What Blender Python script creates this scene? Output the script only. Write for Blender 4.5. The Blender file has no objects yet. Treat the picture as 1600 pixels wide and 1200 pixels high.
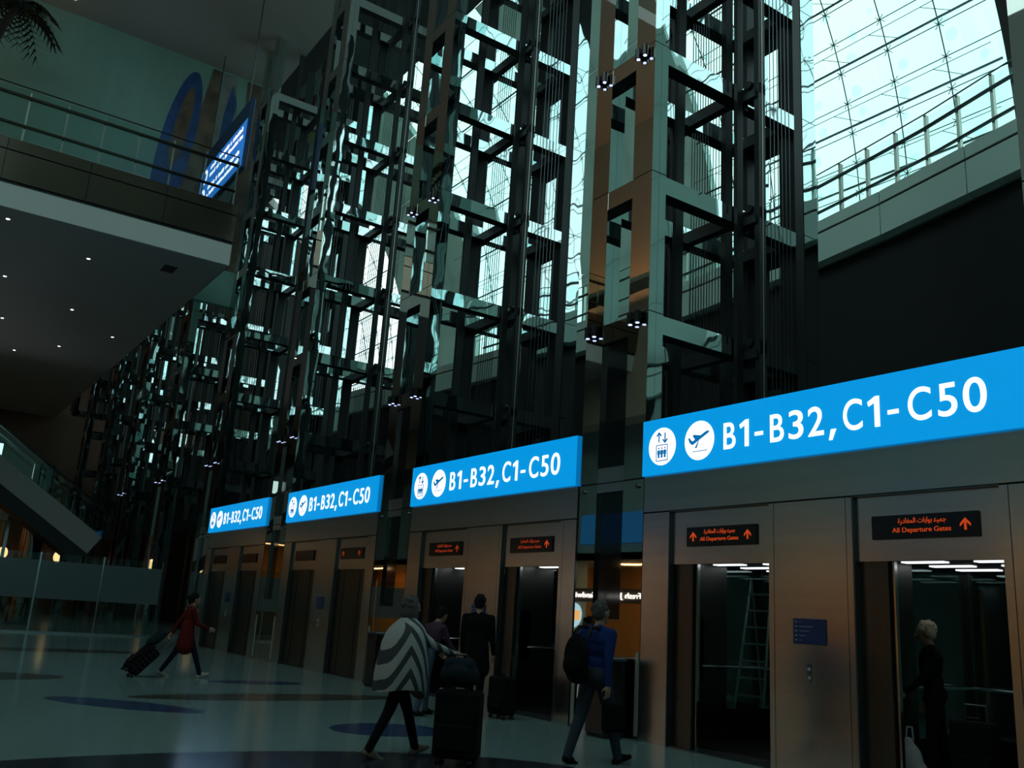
import bpy, math, random
from mathutils import Vector, Matrix
R = random.Random(7)
sc = bpy.context.scene
COL = sc.collection
PI = math.pi

# ------------------------------------------------------------------ camera
cam = bpy.data.cameras.new('camera'); camo = bpy.data.objects.new('camera', cam); COL.objects.link(camo)
rt = Vector((0.56684572, 0.82149426, 0.06191208)); up = Vector((0.17059226, -0.19057007, 0.96673747)); fw = Vector((-0.80596787, 0.53742927, 0.24816439))
m3 = Matrix((rt, up, -fw)).transposed()
camo.matrix_world = Matrix.Translation((0, 0, 1.48)) @ m3.to_4x4()
cam.sensor_width = 36.0; cam.lens = 36.0 * 1419.71 / 1600.0; cam.clip_end = 400
sc.camera = camo

# ------------------------------------------------------------------ world, exposure
w = bpy.data.worlds.new('sky'); sc.world = w; w.use_nodes = True
nt = w.node_tree; bg = nt.nodes['Background']
tc = nt.nodes.new('ShaderNodeTexCoord'); nz = nt.nodes.new('ShaderNodeTexNoise'); cr = nt.nodes.new('ShaderNodeValToRGB')
nz.inputs['Scale'].default_value = 3.0; nz.inputs['Detail'].default_value = 4
cr.color_ramp.elements[0].position = .35; cr.color_ramp.elements[0].color = (0.74, 0.97, 1.0, 1)
cr.color_ramp.elements[1].position = .7; cr.color_ramp.elements[1].color = (1.0, 1.0, 1.0, 1)
nt.links.new(tc.outputs['Generated'], nz.inputs['Vector']); nt.links.new(nz.outputs['Fac'], cr.inputs['Fac']); nt.links.new(cr.outputs['Color'], bg.inputs['Color'])
bg.inputs['Strength'].default_value = 1.6
sc.view_settings.view_transform = 'Standard'; sc.view_settings.look = 'None'
sc.view_settings.exposure = 0.0; sc.view_settings.gamma = 1.0; sc.view_settings.use_curve_mapping = False
sc.cycles.max_bounces = 10; sc.cycles.glossy_bounces = 6; sc.cycles.transparent_max_bounces = 24
sc.cycles.sample_clamp_indirect = 4.0; sc.cycles.use_denoising = True

# ------------------------------------------------------------------ geometry constants (metres)
D = 8.739            # plane of the lift fronts
XR = -9.574          # right face of the first tower
PIT = 6.911          # tower pitch
BW = 5.424           # clear bay between two towers
TW = PIT - BW        # tower width
LEV = [5.72 + 2.30 * i for i in range(7)]
TOP = 22.05

# ------------------------------------------------------------------ materials
def sock(b, *names):
    for n in names:
        if n in b.inputs: return b.inputs[n]
def mat(name, col, rough=.5, metal=0., emit=None, es=1., bump=None, spec=None, noise=None):
    m = bpy.data.materials.new(name); m.use_nodes = True
    t = m.node_tree; b = t.nodes['Principled BSDF']
    b.inputs['Base Color'].default_value = (*col, 1); b.inputs['Roughness'].default_value = rough; b.inputs['Metallic'].default_value = metal
    if spec is not None: sock(b, 'Specular IOR Level', 'Specular').default_value = spec
    if emit is not None:
        sock(b, 'Emission Color', 'Emission').default_value = (*emit, 1); b.inputs['Emission Strength'].default_value = es
    g = None
    if bump or noise:
        g = t.nodes.new('ShaderNodeNewGeometry')
    if noise:
        sc_, amt = noise
        mp = t.nodes.new('ShaderNodeMapping'); mp.inputs['Scale'].default_value = sc_ if isinstance(sc_, tuple) else (sc_,) * 3
        n = t.nodes.new('ShaderNodeTexNoise'); n.inputs['Scale'].default_value = 1; n.inputs['Detail'].default_value = 5
        r = t.nodes.new('ShaderNodeValToRGB')
        r.color_ramp.elements[0].position = .3; r.color_ramp.elements[1].position = .7
        r.color_ramp.elements[0].color = (*[c * (1 - amt) for c in col], 1); r.color_ramp.elements[1].color = (*[min(1, c * (1 + amt)) for c in col], 1)
        t.links.new(g.outputs['Position'], mp.inputs['Vector']); t.links.new(mp.outputs['Vector'], n.inputs['Vector'])
        t.links.new(n.outputs['Fac'], r.inputs['Fac']); t.links.new(r.outputs['Color'], b.inputs['Base Color'])
    if bump:
        sc_, st, dist = bump
        mp = t.nodes.new('ShaderNodeMapping'); mp.inputs['Scale'].default_value = sc_ if isinstance(sc_, tuple) else (sc_,) * 3
        n = t.nodes.new('ShaderNodeTexNoise'); n.inputs['Scale'].default_value = 1; n.inputs['Detail'].default_value = 1
        bp = t.nodes.new('ShaderNodeBump'); bp.inputs['Strength'].default_value = st; bp.inputs['Distance'].default_value = dist
        t.links.new(g.outputs['Position'], mp.inputs['Vector']); t.links.new(mp.outputs['Vector'], n.inputs['Vector'])
        t.links.new(n.outputs['Fac'], bp.inputs['Height']); t.links.new(bp.outputs['Normal'], b.inputs['Normal'])
    return m
def glass(name, tint, refl=.06, rough=.0, haze=None, pattern=False):
    m = bpy.data.materials.new(name); m.use_nodes = True; t = m.node_tree; t.nodes.clear()
    o = t.nodes.new('ShaderNodeOutputMaterial'); mx = t.nodes.new('ShaderNodeMixShader')
    tr = t.nodes.new('ShaderNodeBsdfTransparent'); gl = t.nodes.new('ShaderNodeBsdfGlossy')
    tr.inputs['Color'].default_value = (*tint, 1); gl.inputs['Roughness'].default_value = rough; gl.inputs['Color'].default_value = (.8, .95, .95, 1)
    mx.inputs[0].default_value = refl
    t.links.new(tr.outputs[0], mx.inputs[1]); t.links.new(gl.outputs[0], mx.inputs[2])
    last = mx
    if haze:
        df = t.nodes.new('ShaderNodeBsdfDiffuse'); df.inputs['Color'].default_value = (*haze[1], 1)
        m2 = t.nodes.new('ShaderNodeMixShader'); m2.inputs[0].default_value = haze[0]
        t.links.new(mx.outputs[0], m2.inputs[1]); t.links.new(df.outputs[0], m2.inputs[2]); last = m2
    if pattern:      # printed dots on the roof panes
        g = t.nodes.new('ShaderNodeNewGeometry'); v = t.nodes.new('ShaderNodeTexVoronoi'); v.inputs['Scale'].default_value = 1.15
        r = t.nodes.new('ShaderNodeValToRGB'); r.color_ramp.elements[0].position = .20; r.color_ramp.elements[0].color = (tint[0] * .90, tint[1] * .985, tint[2] * .98, 1)
        r.color_ramp.elements[1].position = .26; r.color_ramp.elements[1].color = (*tint, 1)
        t.links.new(g.outputs['Position'], v.inputs['Vector']); t.links.new(v.outputs['Distance'], r.inputs['Fac']); t.links.new(r.outputs['Color'], tr.inputs['Color'])
    t.links.new(last.outputs[0], o.inputs['Surface'])
    return m
M = {}
M['mirror'] = mat('polished mirror steel', (.60, .72, .73), .02, 1, bump=((1.5, 1.5, 1.0), .24, .03))
M['mirror_front'] = mat('polished front steel', (.62, .60, .56), .015, 1, bump=((1.2, 1.2, .5), .05, .02))
M['dark'] = mat('dark painted steel', (.013, .017, .020), .5, .1)
M['rail'] = mat('guide rail steel', (.10, .12, .13), .3, .8)
M['steel'] = mat('brushed steel panel', (.60, .62, .61), .24, 1, noise=((.3, .3, 14), .05))
M['steel_door'] = mat('bronze tinted lift door steel', (.13, .13, .12), .3, 1, noise=((9, .3, .3), .1))
M['chrome'] = mat('bright steel tube', (.75, .8, .8), .15, 1)
M['black'] = mat('black gloss', (.008, .008, .009), .2)
M['darkglass'] = mat('dark slot glass', (.006, .008, .009), .05, 0, spec=.6)
M['floor'] = mat('pale terrazzo', (.175, .255, .245), .16, 0, noise=(9., .05), spec=.5)
M['floor_blue'] = mat('blue terrazzo inlay', (.03, .055, .13), .16, 0, noise=(30., .1))
M['floor_brown'] = mat('brown terrazzo inlay', (.07, .068, .052), .16, 0, noise=(30., .1))
M['floor_dark'] = mat('dark terrazzo inlay', (.02, .024, .035), .16, 0, noise=(30., .1))
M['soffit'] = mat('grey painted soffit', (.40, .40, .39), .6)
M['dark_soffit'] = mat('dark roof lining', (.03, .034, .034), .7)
M['warm_soffit'] = mat('warm beige soffit', (.42, .33, .25), .6)
M['rear_pale'] = mat('pale rear wall', (.36, .47, .43), .6)
M['white'] = mat('white paint', (.62, .66, .64), .5)
M['bronze'] = mat('dark stainless cladding', (.20, .17, .135), .16, 1, bump=((.5, .5, .5), .1, .02))
M['teal_wall'] = mat('pale teal wall', (.24, .44, .39), .7, noise=((1.2, 3.0, .25), .05))
M['mur_blue'] = mat('mural blue', (.03, .10, .30), .6, noise=(1.6, .35))
M['mur_brown'] = mat('mural brown', (.16, .12, .09), .6, noise=(1.3, .5))
M['mur_grey'] = mat('mural pale grey', (.24, .27, .28), .6, noise=(1.0, .4))
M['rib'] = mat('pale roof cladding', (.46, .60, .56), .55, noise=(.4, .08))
def translucent(name, col, tcol, f):
    m = mat(name, col, .55); t = m.node_tree; b = t.nodes['Principled BSDF']; o = [n for n in t.nodes if n.type == 'OUTPUT_MATERIAL'][0]
    tr = t.nodes.new('ShaderNodeBsdfTranslucent'); tr.inputs['Color'].default_value = (*tcol, 1); mx = t.nodes.new('ShaderNodeMixShader'); mx.inputs[0].default_value = f
    t.links.new(b.outputs[0], mx.inputs[1]); t.links.new(tr.outputs[0], mx.inputs[2]); t.links.new(mx.outputs[0], o.inputs['Surface']); return m
M['rib'] = translucent('translucent pale roof cladding', (.46, .60, .56), (.5, .66, .6), .30)
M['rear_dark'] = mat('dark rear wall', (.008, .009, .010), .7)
M['parapet'] = mat('pale parapet panel', (.62, .80, .73), .5)
M['groove'] = mat('dark red groove', (.05, .015, .015), .6)
M['post_pale'] = mat('pale post steel', (.55, .58, .52), .35, .7)
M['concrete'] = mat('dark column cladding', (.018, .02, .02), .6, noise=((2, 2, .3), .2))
M['opp'] = mat('opposite wall paint', (.36, .50, .48), .6)
M['shop'] = mat('warm shop wall', (.60, .26, .06), .6)
M['brownwall'] = mat('brown end wall', (.16, .09, .06), .6)
M['roofglass'] = glass('roof glass', (.80, 1.0, .965), .05, pattern=True)
M['glass'] = glass('clear rail glass', (.86, .95, .93), .05)
M['carglass'] = glass('lift car glass', (.55, .66, .64), .10)
M['frost'] = glass('frosted band glass', (.55, .66, .66), .05, .1, haze=(.55, (.20, .26, .27)))
M['sign_blue'] = mat('lit sign blue', (0, .1, .25), .4, emit=(.0, .285, .70), es=1.0)
M['sign_white'] = mat('lit sign white', (.8, .8, .8), .4, emit=(1, 1, 1), es=1.15)
M['icon_blue'] = mat('icon blue print', (.01, .12, .35), .4, emit=(.0, .16, .42), es=.8)
M['led'] = mat('orange led dots', (.1, .01, 0), .5, emit=(.95, .10, .015), es=.45)
M['led_dim'] = mat('dim orange led dots', (.1, .01, 0), .5, emit=(.95, .09, .02), es=.22)
M['plate_blue'] = mat('blue plastic plate', (.012, .03, .11), .35)
M['plate_text'] = mat('grey print', (.25, .32, .42), .5)
M['lamp_glow'] = mat('cool lamp lens', (.2, .3, 1), .4, emit=(.45, .55, 1.0), es=2.5)
M['downlight'] = mat('downlight lens', (1, 1, 1), .4, emit=(1, .97, .9), es=5)
M['carlight'] = mat('lift ceiling light', (1, 1, 1), .4, emit=(.9, .95, 1), es=1.6)
M['screen_blue'] = mat('lit screen blue', (0, .05, .2), .4, emit=(.02, .16, .55), es=.9)
M['screen_frame'] = mat('screen frame blue', (.02, .06, .16), .4)
M['warm'] = mat('warm lamp', (1, .7, .4), .4, emit=(1, .55, .20), es=11)
M['warm_dim'] = mat('dim warm lamp', (1, .7, .4), .4, emit=(1, .62, .28), es=1.6)
M['shopsign'] = mat('lit white letters', (1, 1, 1), .4, emit=(1, .98, .92), es=3.0)
M['logo_o'] = mat('logo orange', (.6, .3, .1), .5, emit=(1, .55, .18), es=1.2)
M['logo_b'] = mat('logo pale blue', (.2, .5, .7), .5, emit=(.45, .75, .9), es=1.2)
M['skin'] = mat('skin', (.36, .20, .13), .55)
M['eye'] = mat('eye', (.02, .02, .02), .3)
M['banner_green'] = mat('banner green', (.30, .52, .42), .8); M['banner_red'] = mat('banner red', (.16, .03, .035), .8); M['banner_yellow'] = mat('banner yellow', (.55, .48, .06), .8)
M['sticker_y'] = mat('yellow print', (.5, .42, .06), .6); M['sticker_b'] = mat('blue print', (.04, .2, .26), .6)
M['banner_blue'] = mat('dim lit banner blue', (.01, .05, .14), .5, emit=(.01, .12, .30), es=.5)
M['palm'] = mat('palm leaf', (.012, .022, .014), .6)
M['trunk'] = mat('palm trunk', (.02, .018, .014), .8)

# ------------------------------------------------------------------ mesh builder
class MB:
    def __init__(s): s.v = []; s.f = []; s.m = []
    def add(s, vs, fs, m=0):
        o = len(s.v); s.v += [tuple(v) for v in vs]; s.f += [tuple(i + o for i in f) for f in fs]; s.m += [m] * len(fs); return s
    def box(s, x0, x1, y0, y1, z0, z1, m=0, faces=None):
        vs = [(x0, y0, z0), (x1, y0, z0), (x1, y1, z0), (x0, y1, z0), (x0, y0, z1), (x1, y0, z1), (x1, y1, z1), (x0, y1, z1)]
        fs = [(0, 3, 2, 1), (4, 5, 6, 7), (0, 1, 5, 4), (1, 2, 6, 5), (2, 3, 7, 6), (3, 0, 4, 7)]   # -z +z -y +x +y -x
        s.add(vs, fs, m)
        if faces:
            for k, mm in faces.items(): s.m[len(s.m) - 6 + k] = mm
        return s
    def bbox(s, x0, x1, y0, y1, z0, z1, b=.01, m=0):     # box with chamfered vertical and horizontal edges
        P = []
        for (z, i) in ((z0, b), (z0 + b, 0), (z1 - b, 0), (z1, b)):
            c = b
            ring = [(x0 + c, y0 + i), (x1 - c, y0 + i), (x1 - i, y0 + c), (x1 - i, y1 - c), (x1 - c, y1 - i), (x0 + c, y1 - i), (x0 + i, y1 - c), (x0 + i, y0 + c)]
            P += [(x, y, z) for x, y in ring]
        F = []
        for k in range(3):
            for j in range(8): F.append((k * 8 + j, k * 8 + (j + 1) % 8, k * 8 + 8 + (j + 1) % 8, k * 8 + 8 + j))
        F.append(tuple(range(7, -1, -1))); F.append(tuple(range(24, 32)))
        return s.add(P, F, m)
    def tube(s, p, q, r, n=8, r2=None, m=0, cap=True):
        p = Vector(p); q = Vector(q); d = (q - p); d.normalize(); r2 = r if r2 is None else r2
        a = d.orthogonal().normalized(); b = d.cross(a)
        vs = []
        for c, rr in ((p, r), (q, r2)):
            for k in range(n):
                t = 2 * PI * k / n; vs.append(c + a * (rr * math.cos(t)) + b * (rr * math.sin(t)))
        fs = [(k, (k + 1) % n, n + (k + 1) % n, n + k) for k in range(n)]
        if cap: fs += [tuple(range(n - 1, -1, -1)), tuple(range(n, 2 * n))]
        return s.add(vs, fs, m)
    def path(s, pts, r, n=8, m=0):
        for a, b in zip(pts, pts[1:]): s.tube(a, b, r, n, m=m)
        return s
    def ell(s, c, rad, nu=14, nv=9, m=0, rot=None):
        vs = []; fs = []
        for i in range(nv + 1):
            th = PI * i / nv
            for j in range(nu):
                ph = 2 * PI * j / nu
                v = Vector((rad[0] * math.sin(th) * math.cos(ph), rad[1] * math.sin(th) * math.sin(ph), rad[2] * math.cos(th)))
                if rot: v = rot @ v
                vs.append(v + Vector(c))
        for i in range(nv):
            for j in range(nu):
                fs.append((i * nu + j, (i + 1) * nu + j, (i + 1) * nu + (j + 1) % nu, i * nu + (j + 1) % nu))
        return s.add(vs, fs, m)
    def poly(s, pts, nrm, th, m=0):      # flat polygon given a thickness along nrm
        n = len(pts); nv = Vector(nrm) * th
        vs = [Vector(p) for p in pts] + [Vector(p) + nv for p in pts]
        fs = [tuple(range(n - 1, -1, -1)), tuple(range(n, 2 * n))] + [(k, (k + 1) % n, n + (k + 1) % n, n + k) for k in range(n)]
        return s.add(vs, fs, m)
    def mesh(s, name, mats, smooth=False):
        me = bpy.data.meshes.new(name); me.from_pydata(s.v, [], s.f)
        for mm in (mats if isinstance(mats, (list, tuple)) else [mats]): me.materials.append(M[mm] if isinstance(mm, str) else mm)
        me.polygons.foreach_set('material_index', s.m)
        if smooth:
            me.polygons.foreach_set('use_smooth', [True] * len(me.polygons)); me.set_sharp_from_angle(angle=math.radians(35))
        me.update(); return me
    def build(s, name, mats, parent=None, loc=None, smooth=False):
        return ob(name, s.mesh(name, mats, smooth), parent, loc)
def ob(name, data, parent=None, loc=None, rot=None):
    o = bpy.data.objects.new(name, data); COL.objects.link(o)
    if parent: o.parent = parent
    if loc is not None: o.location = loc
    if rot is not None: o.rotation_euler = rot
    return o
def tag(o, label=None, cat=None, group=None, kind=None):
    if label: o['label'] = label
    if cat: o['category'] = cat
    if group: o['group'] = group
    if kind: o['kind'] = kind
    return o
def empty(name, loc=(0, 0, 0), rz=0):
    o = ob(name, None, None, loc, (0, 0, rz)); o.empty_display_size = .1; return o
def text_mesh(body, size, width=None, ext=.004, name='lettering', bold=0.0):
    c = bpy.data.curves.new(name, 'FONT'); c.body = body; c.size = size; c.extrude = ext; c.offset = bold; c.align_x = 'LEFT'
    t = bpy.data.objects.new(name, c); COL.objects.link(t)
    dg = bpy.context.evaluated_depsgraph_get(); dg.update()
    me = bpy.data.meshes.new_from_object(t.evaluated_get(dg)); bpy.data.objects.remove(t); bpy.data.curves.remove(c)
    xs = [v.co.x for v in me.vertices]; ys = [v.co.y for v in me.vertices]
    if not xs: return me
    x0, x1, y0 = min(xs), max(xs), min(ys)
    k = 1 if width is None else width / max(1e-6, x1 - x0)
    for v in me.vertices:      # stand it up facing -Y, left bottom at the origin
        v.co = Vector(((v.co.x - x0) * k, -v.co.z, v.co.y - y0))
    me.update(); return me
def setmat(me, m):
    me.materials.clear(); me.materials.append(M[m]); return me
ORD = ['', 'first', 'second', 'third', 'fourth', 'fifth', 'sixth', 'seventh', 'eighth', 'ninth', 'tenth']

# ================================================================== SETTING
# floor with inlays
fl = MB().box(-78, 24, -13, 30, -.3, 0).build('floor', 'floor'); tag(fl, kind='structure', label='glossy pale terrazzo concourse floor')
def inlay(cx, cy, ra, rb, ang, m, z=.003, n=48):
    ca, sa = math.cos(ang), math.sin(ang)
    pts = [(cx + ra * math.cos(t) * ca - rb * math.sin(t) * sa, cy + ra * math.cos(t) * sa + rb * math.sin(t) * ca, -.02) for t in [2 * PI * k / n for k in range(n)]]
    o = MB().poly(pts, (0, 0, 1), .02 + z).build('floor_inlay', m, fl); return o
inlay(-13.75, 3.12, 1.25, .42, math.radians(40), 'floor_blue')
inlay(-10.95, 5.75, .75, .62, math.radians(80), 'floor_blue')
inlay(-14.8, 5.7, 2.3, .52, math.radians(92), 'floor_brown')
inlay(-18.0, 1.6, 1.45, .75, math.radians(88), 'floor_brown')
inlay(-7.45, 2.6, 3.9, 2.15, math.radians(92), 'floor_dark')
inlay(-25.5, 4.0, 2.4, .7, math.radians(92), 'floor_brown')
inlay(-17.4, 6.3, .9, .35, math.radians(85), 'floor_blue')

# vaulted glass roof: centre (Y 8.6, Z 15), radius 16
YC, ZC, RV = 8.6, 15.0, 16.0
DA = 1.05 / RV
A0 = math.radians(-18.0)
A0 = math.asin((20.0 - ZC) / RV) - DA * 8        # a row line passes z = 20
NROW = 18
def vp(x, a, r=RV): return (x, YC + r * math.cos(a), ZC + r * math.sin(a))
PW = 1.752
def glazed_bay(name, x0, cols, label, single):
    W = len(cols) - 1
    root = empty(name, (0, 0, 0)); tag(root, label, kind='structure')
    if single:
        cache = {}
        for j in range(W):
            wdt = round(cols[j + 1] - cols[j], 3)
            if wdt not in cache:
                g = .012; h = RV * DA
                cache[wdt] = MB().box(g, wdt - g, -.012, .012, g, h - g).mesh('pane', 'roofglass')
            for i in range(NROW):
                a = A0 + DA * i; p = vp(cols[j], a); q = vp(cols[j], a + DA)
                o = ob('pane', cache[wdt], root, p); o.rotation_euler = (math.atan2(q[2] - p[2], q[1] - p[1]) - PI / 2, 0, 0)
    else:
        b = MB()
        for j in range(W):
            for i in range(NROW):
                a = A0 + DA * i
                p, q = vp(cols[j] + .012, a + .0008), vp(cols[j + 1] - .012, a + DA - .0008)
                b.add([p, (q[0], p[1], p[2]), q, (p[0], q[1], q[2])], [(0, 1, 2, 3)])
        o = b.build('panes', 'roofglass', root); o['kind'] = 'stuff'
    for i in range(0, NROW + 1):
        a = A0 + DA * i
        MB().tube(vp(cols[0], a, RV - .02), vp(cols[-1], a, RV - .02), .017, 5).build('joint_cable', 'dark', root)
        if i % 2 == 0 and 2 <= i <= 17:
            MB().tube(vp(cols[0], a + .004, RV - .42), vp(cols[-1], a + .004, RV - .42), .042, 6).build('tie_tube', 'rail', root)
            tc_ = MB().tube(vp(cols[0], a + .028, RV - .95), vp(cols[-1], a + .028, RV - .95), .012, 5)
            for x in cols[1:-1]:
                tc_.tube(vp(x, a + .028, RV - .95), vp(x + .6, a + .006, RV - .42), .010, 4)
            tc_.build('truss_cable', 'dark', root)
    for x in cols[1:-1]:
        b = MB()
        for i in range(NROW):
            a = A0 + DA * i; b.tube(vp(x, a, RV - .03), vp(x, a + DA, RV - .03), .02, 5)
        b.build('arch_cable', 'dark', root)
    b = MB()
    for x in cols[1:-1]:
        for i in range(1, 18):
            a = A0 + DA * i; c = Vector(vp(x, a, RV - .06))
            for (dx, da) in ((.14, .008), (-.14, .008), (.14, -.008), (-.14, -.008)): b.tube(c, vp(x + dx, a + da, RV - .02), .012, 4)
            b.tube(c, vp(x, a, RV - .20), .015, 4)
    o = b.build('spider_fittings', 'dark', root); o['kind'] = 'stuff'
    return root
colsA = [-23.1, -21.99] + [-20.24, -18.49, -16.74, -14.99, -13.24, -11.49]
glazed_bay('window_1', 0, colsA, 'large curved glass roof bay with cable grid beside the right edge', True)
colsB = [-40.6, -38.85, -37.1, -35.35, -33.6, -31.4]
glazed_bay('window_2', 0, colsB, 'curved glass roof bay seen behind the middle lift towers', True)
glazed_bay('window_3', 0, [-58.0, -56.2, -54.3, -52.4, -50.5, -48.7], 'far curved glass roof bay behind the left towers', False)
glazed_bay('window_4', 0, [-6.5 + 1.75 * k for k in range(7)], 'curved glass roof bay beyond the right edge, seen in mirrors', False)
def rib(name, x0, x1, label, rows=7):
    root = empty(name); tag(root, label, kind='structure')
    n = 7; cols = [x0 + (x1 - x0) * k / 4 for k in range(5)]
    for j in range(4):
        for i in range(0, rows):
            a0 = A0 + DA * NROW * i / n; a1 = A0 + DA * NROW * (i + 1) / n
            b = MB(); K = 4; g = .004
            vs = []
            for k in range(K + 1):
                a = a0 + .0015 + (a1 - a0 - .003) * k / K
                vs += [vp(cols[j] + g, a, RV - .05), vp(cols[j + 1] - g, a, RV - .05), vp(cols[j + 1] - g, a, RV + .25), vp(cols[j] + g, a, RV + .25)]
            fs = []
            for k in range(K):
                o = 4 * k
                for q in range(4): fs.append((o + q, o + (q + 1) % 4, o + 4 + (q + 1) % 4, o + 4 + q))
            fs += [(3, 2, 1, 0), (4 * K, 4 * K + 1, 4 * K + 2, 4 * K + 3)]
            b.add(vs, fs); b.build('cladding_panel', 'rib', root)
    return root
rib('ceiling_rib_1', -31.4, -23.1, 'pale clad roof rib between two glass bays')
rib('ceiling_rib_2', -48.7, -40.6, 'farther pale clad roof rib behind the left towers')
# the dark column cladding at the right edge follows the same curve
def arcslab(x0, x1, a0, a1, r0, r1, n=40):
    b = MB(); vs = []; fs = []
    for k in range(n + 1):
        a = a0 + (a1 - a0) * k / n
        vs += [vp(x0, a, r0), vp(x1, a, r0), vp(x1, a, r1), vp(x0, a, r1)]
    for k in range(n):
        o = 4 * k
        for q in range(4): fs.append((o + q, o + (q + 1) % 4, o + 4 + (q + 1) % 4, o + 4 + q))
    fs += [(3, 2, 1, 0), (4 * n, 4 * n + 1, 4 * n + 2, 4 * n + 3)]
    return b.add(vs, fs)
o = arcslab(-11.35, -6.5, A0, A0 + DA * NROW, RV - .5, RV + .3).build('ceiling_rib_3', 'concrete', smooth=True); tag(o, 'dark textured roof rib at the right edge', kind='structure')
AE = A0 + DA * NROW
AG, AN = PI - AE, math.radians(164)      # unseen glazed band on the near side, added for more daylight
for x0_, x1_, a_, c_, m_ in ((-80, -23.1, AE, AG, 'dark_soffit'), (-80, -23.1, AG, math.radians(200), 'warm_soffit'), (-23.1, 14, AE, AG, 'soffit'), (-23.1, 14, AN, math.radians(200), 'soffit'), (14, 24, AE, math.radians(200), 'soffit')):  # unseen near-side pieces are added to keep light off the floor
    o = arcslab(x0_, x1_, a_, c_, RV - .1, RV + .4, 40).build('ceiling', m_, smooth=True); tag(o, 'opaque part of the vaulted roof, its unseen near side added to dim the concourse', kind='structure')
for nm_, x0_, n_ in (('fill_window_5', -23.1, 7), ('fill_window_6', -11.35, 14)):  # unseen panes added above and behind the viewer to brighten the hall
    root = empty(nm_); tag(root, 'unseen glazing added to the near side of the vaulted roof for more light', kind='structure'); b = MB(); wd_ = (11.75 if n_ == 7 else 25.35) / n_
    for j in range(n_):
        for i in range(12):
            p, q = vp(x0_ + wd_ * j + .012, AG + (AN - AG) * i / 12 + .0008), vp(x0_ + wd_ * (j + 1) - .012, AG + (AN - AG) * (i + 1) / 12 - .0008)
            b.add([p, (q[0], p[1], p[2]), q, (p[0], q[1], q[2])], [(0, 1, 2, 3)])
    o = b.build('panes', 'roofglass', root); o['kind'] = 'stuff'
    b = MB()
    for i in range(13): b.tube(vp(x0_, AG + (AN - AG) * i / 12, RV - .02), vp(x0_ + wd_ * n_, AG + (AN - AG) * i / 12, RV - .02), .03, 5)
    b.build('joint_cables', 'dark', root)['kind'] = 'stuff'
o = arcslab(-80, -58, A0, AE, RV - .1, RV + .4).build('ceiling_end', 'soffit', smooth=True); tag(o, 'opaque far end of the vaulted roof', kind='structure')
rib('ceiling_rib_4', 4.0, 24, "pale clad roof rib beyond the right edge, seen in mirrors", rows=5)
root = empty('window_7'); tag(root, 'high glazing above the last pale rib, seen in mirrors', kind='structure'); b = MB(); a5 = A0 + DA * NROW * 5 / 7
for j in range(11):
    for i in range(5):
        p, q = vp(4.02 + 1.81 * j, a5 + (AE - a5) * i / 5), vp(4.0 + 1.81 * (j + 1), a5 + (AE - a5) * (i + 1) / 5 - .002)
        b.add([p, (q[0], p[1], p[2]), q, (p[0], q[1], q[2])], [(0, 1, 2, 3)])
b.build('panes', 'roofglass', root)['kind'] = 'stuff'

# rear wall, curved balcony with railing behind the towers
def yb(x):      # plan curve of the balcony front
    pts = [(-80, 10.5), (-60, 13.4), (-45, 15.6), (-34, 16.8), (-27.77, 17.36), (-24.92, 17.56), (-21, 17.56), (-17.3, 17.40), (-15.64, 17.24), (-12.62, 16.87), (-9.73, 16.36), (-7.33, 15.76), (-5, 15.4), (-3.5, 16.6), (-.5, 20.5), (3, 23.0), (30, 23.0)]
    for (a, b), (c, d) in zip(pts, pts[1:]):
        if a <= x <= c: return b + (d - b) * (x - a) / (c - a)
    return pts[-1][1]
xs = [-78 + 1.5 * k for k in range(57)]
b = MB(); vs = []; fs = []
for x in xs: vs += [(x, yb(x) + .35, 0), (x, yb(x) + .35, 9.98)]
for k in range(len(xs) - 1): fs.append((2 * k, 2 * k + 2, 2 * k + 3, 2 * k + 1))
b.add(vs, fs)
vs = []; fs = []
for x in xs: vs += [(x, yb(x) + .65, 0), (x, yb(x) + .65, 9.98)]
for k in range(len(xs) - 1): fs.append((2 * k + 1, 2 * k + 3, 2 * k + 2, 2 * k))
b.add(vs, fs)
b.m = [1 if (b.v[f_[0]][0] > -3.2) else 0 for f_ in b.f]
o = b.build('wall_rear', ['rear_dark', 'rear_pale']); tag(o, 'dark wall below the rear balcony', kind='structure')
bal = empty('trim_1'); tag(bal, 'pale panelled rear balcony edge behind the lift towers', kind='structure')
px = -46.0
while px < 20:
    x1 = px + 2.2
    b = MB(); g = .012
    for z0, z1, off in ((10.0, 10.70, 0), (10.76, 11.03, 0)):
        vs = [(px + g, yb(px + g) + off, z0), (x1 - g, yb(x1 - g) + off, z0), (x1 - g, yb(x1 - g) + .28, z0), (px + g, yb(px + g) + .28, z0)]
        vs += [(v[0], v[1], z1) for v in vs]
        b.add(vs, [(0, 3, 2, 1), (4, 5, 6, 7), (0, 1, 5, 4), (1, 2, 6, 5), (2, 3, 7, 6), (3, 0, 4, 7)])
    b.build('parapet_panel', 'parapet', bal)
    vs = [(px, yb(px) + .04, 10.69), (x1, yb(x1) + .04, 10.69), (x1, yb(x1) + .2, 10.69), (px, yb(px) + .2, 10.69)]; vs += [(v[0], v[1], 10.77) for v in vs]
    MB().add(vs, [(0, 3, 2, 1), (4, 5, 6, 7), (0, 1, 5, 4), (1, 2, 6, 5), (2, 3, 7, 6), (3, 0, 4, 7)]).build('groove_strip', 'groove', bal)
    px = x1
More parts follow.
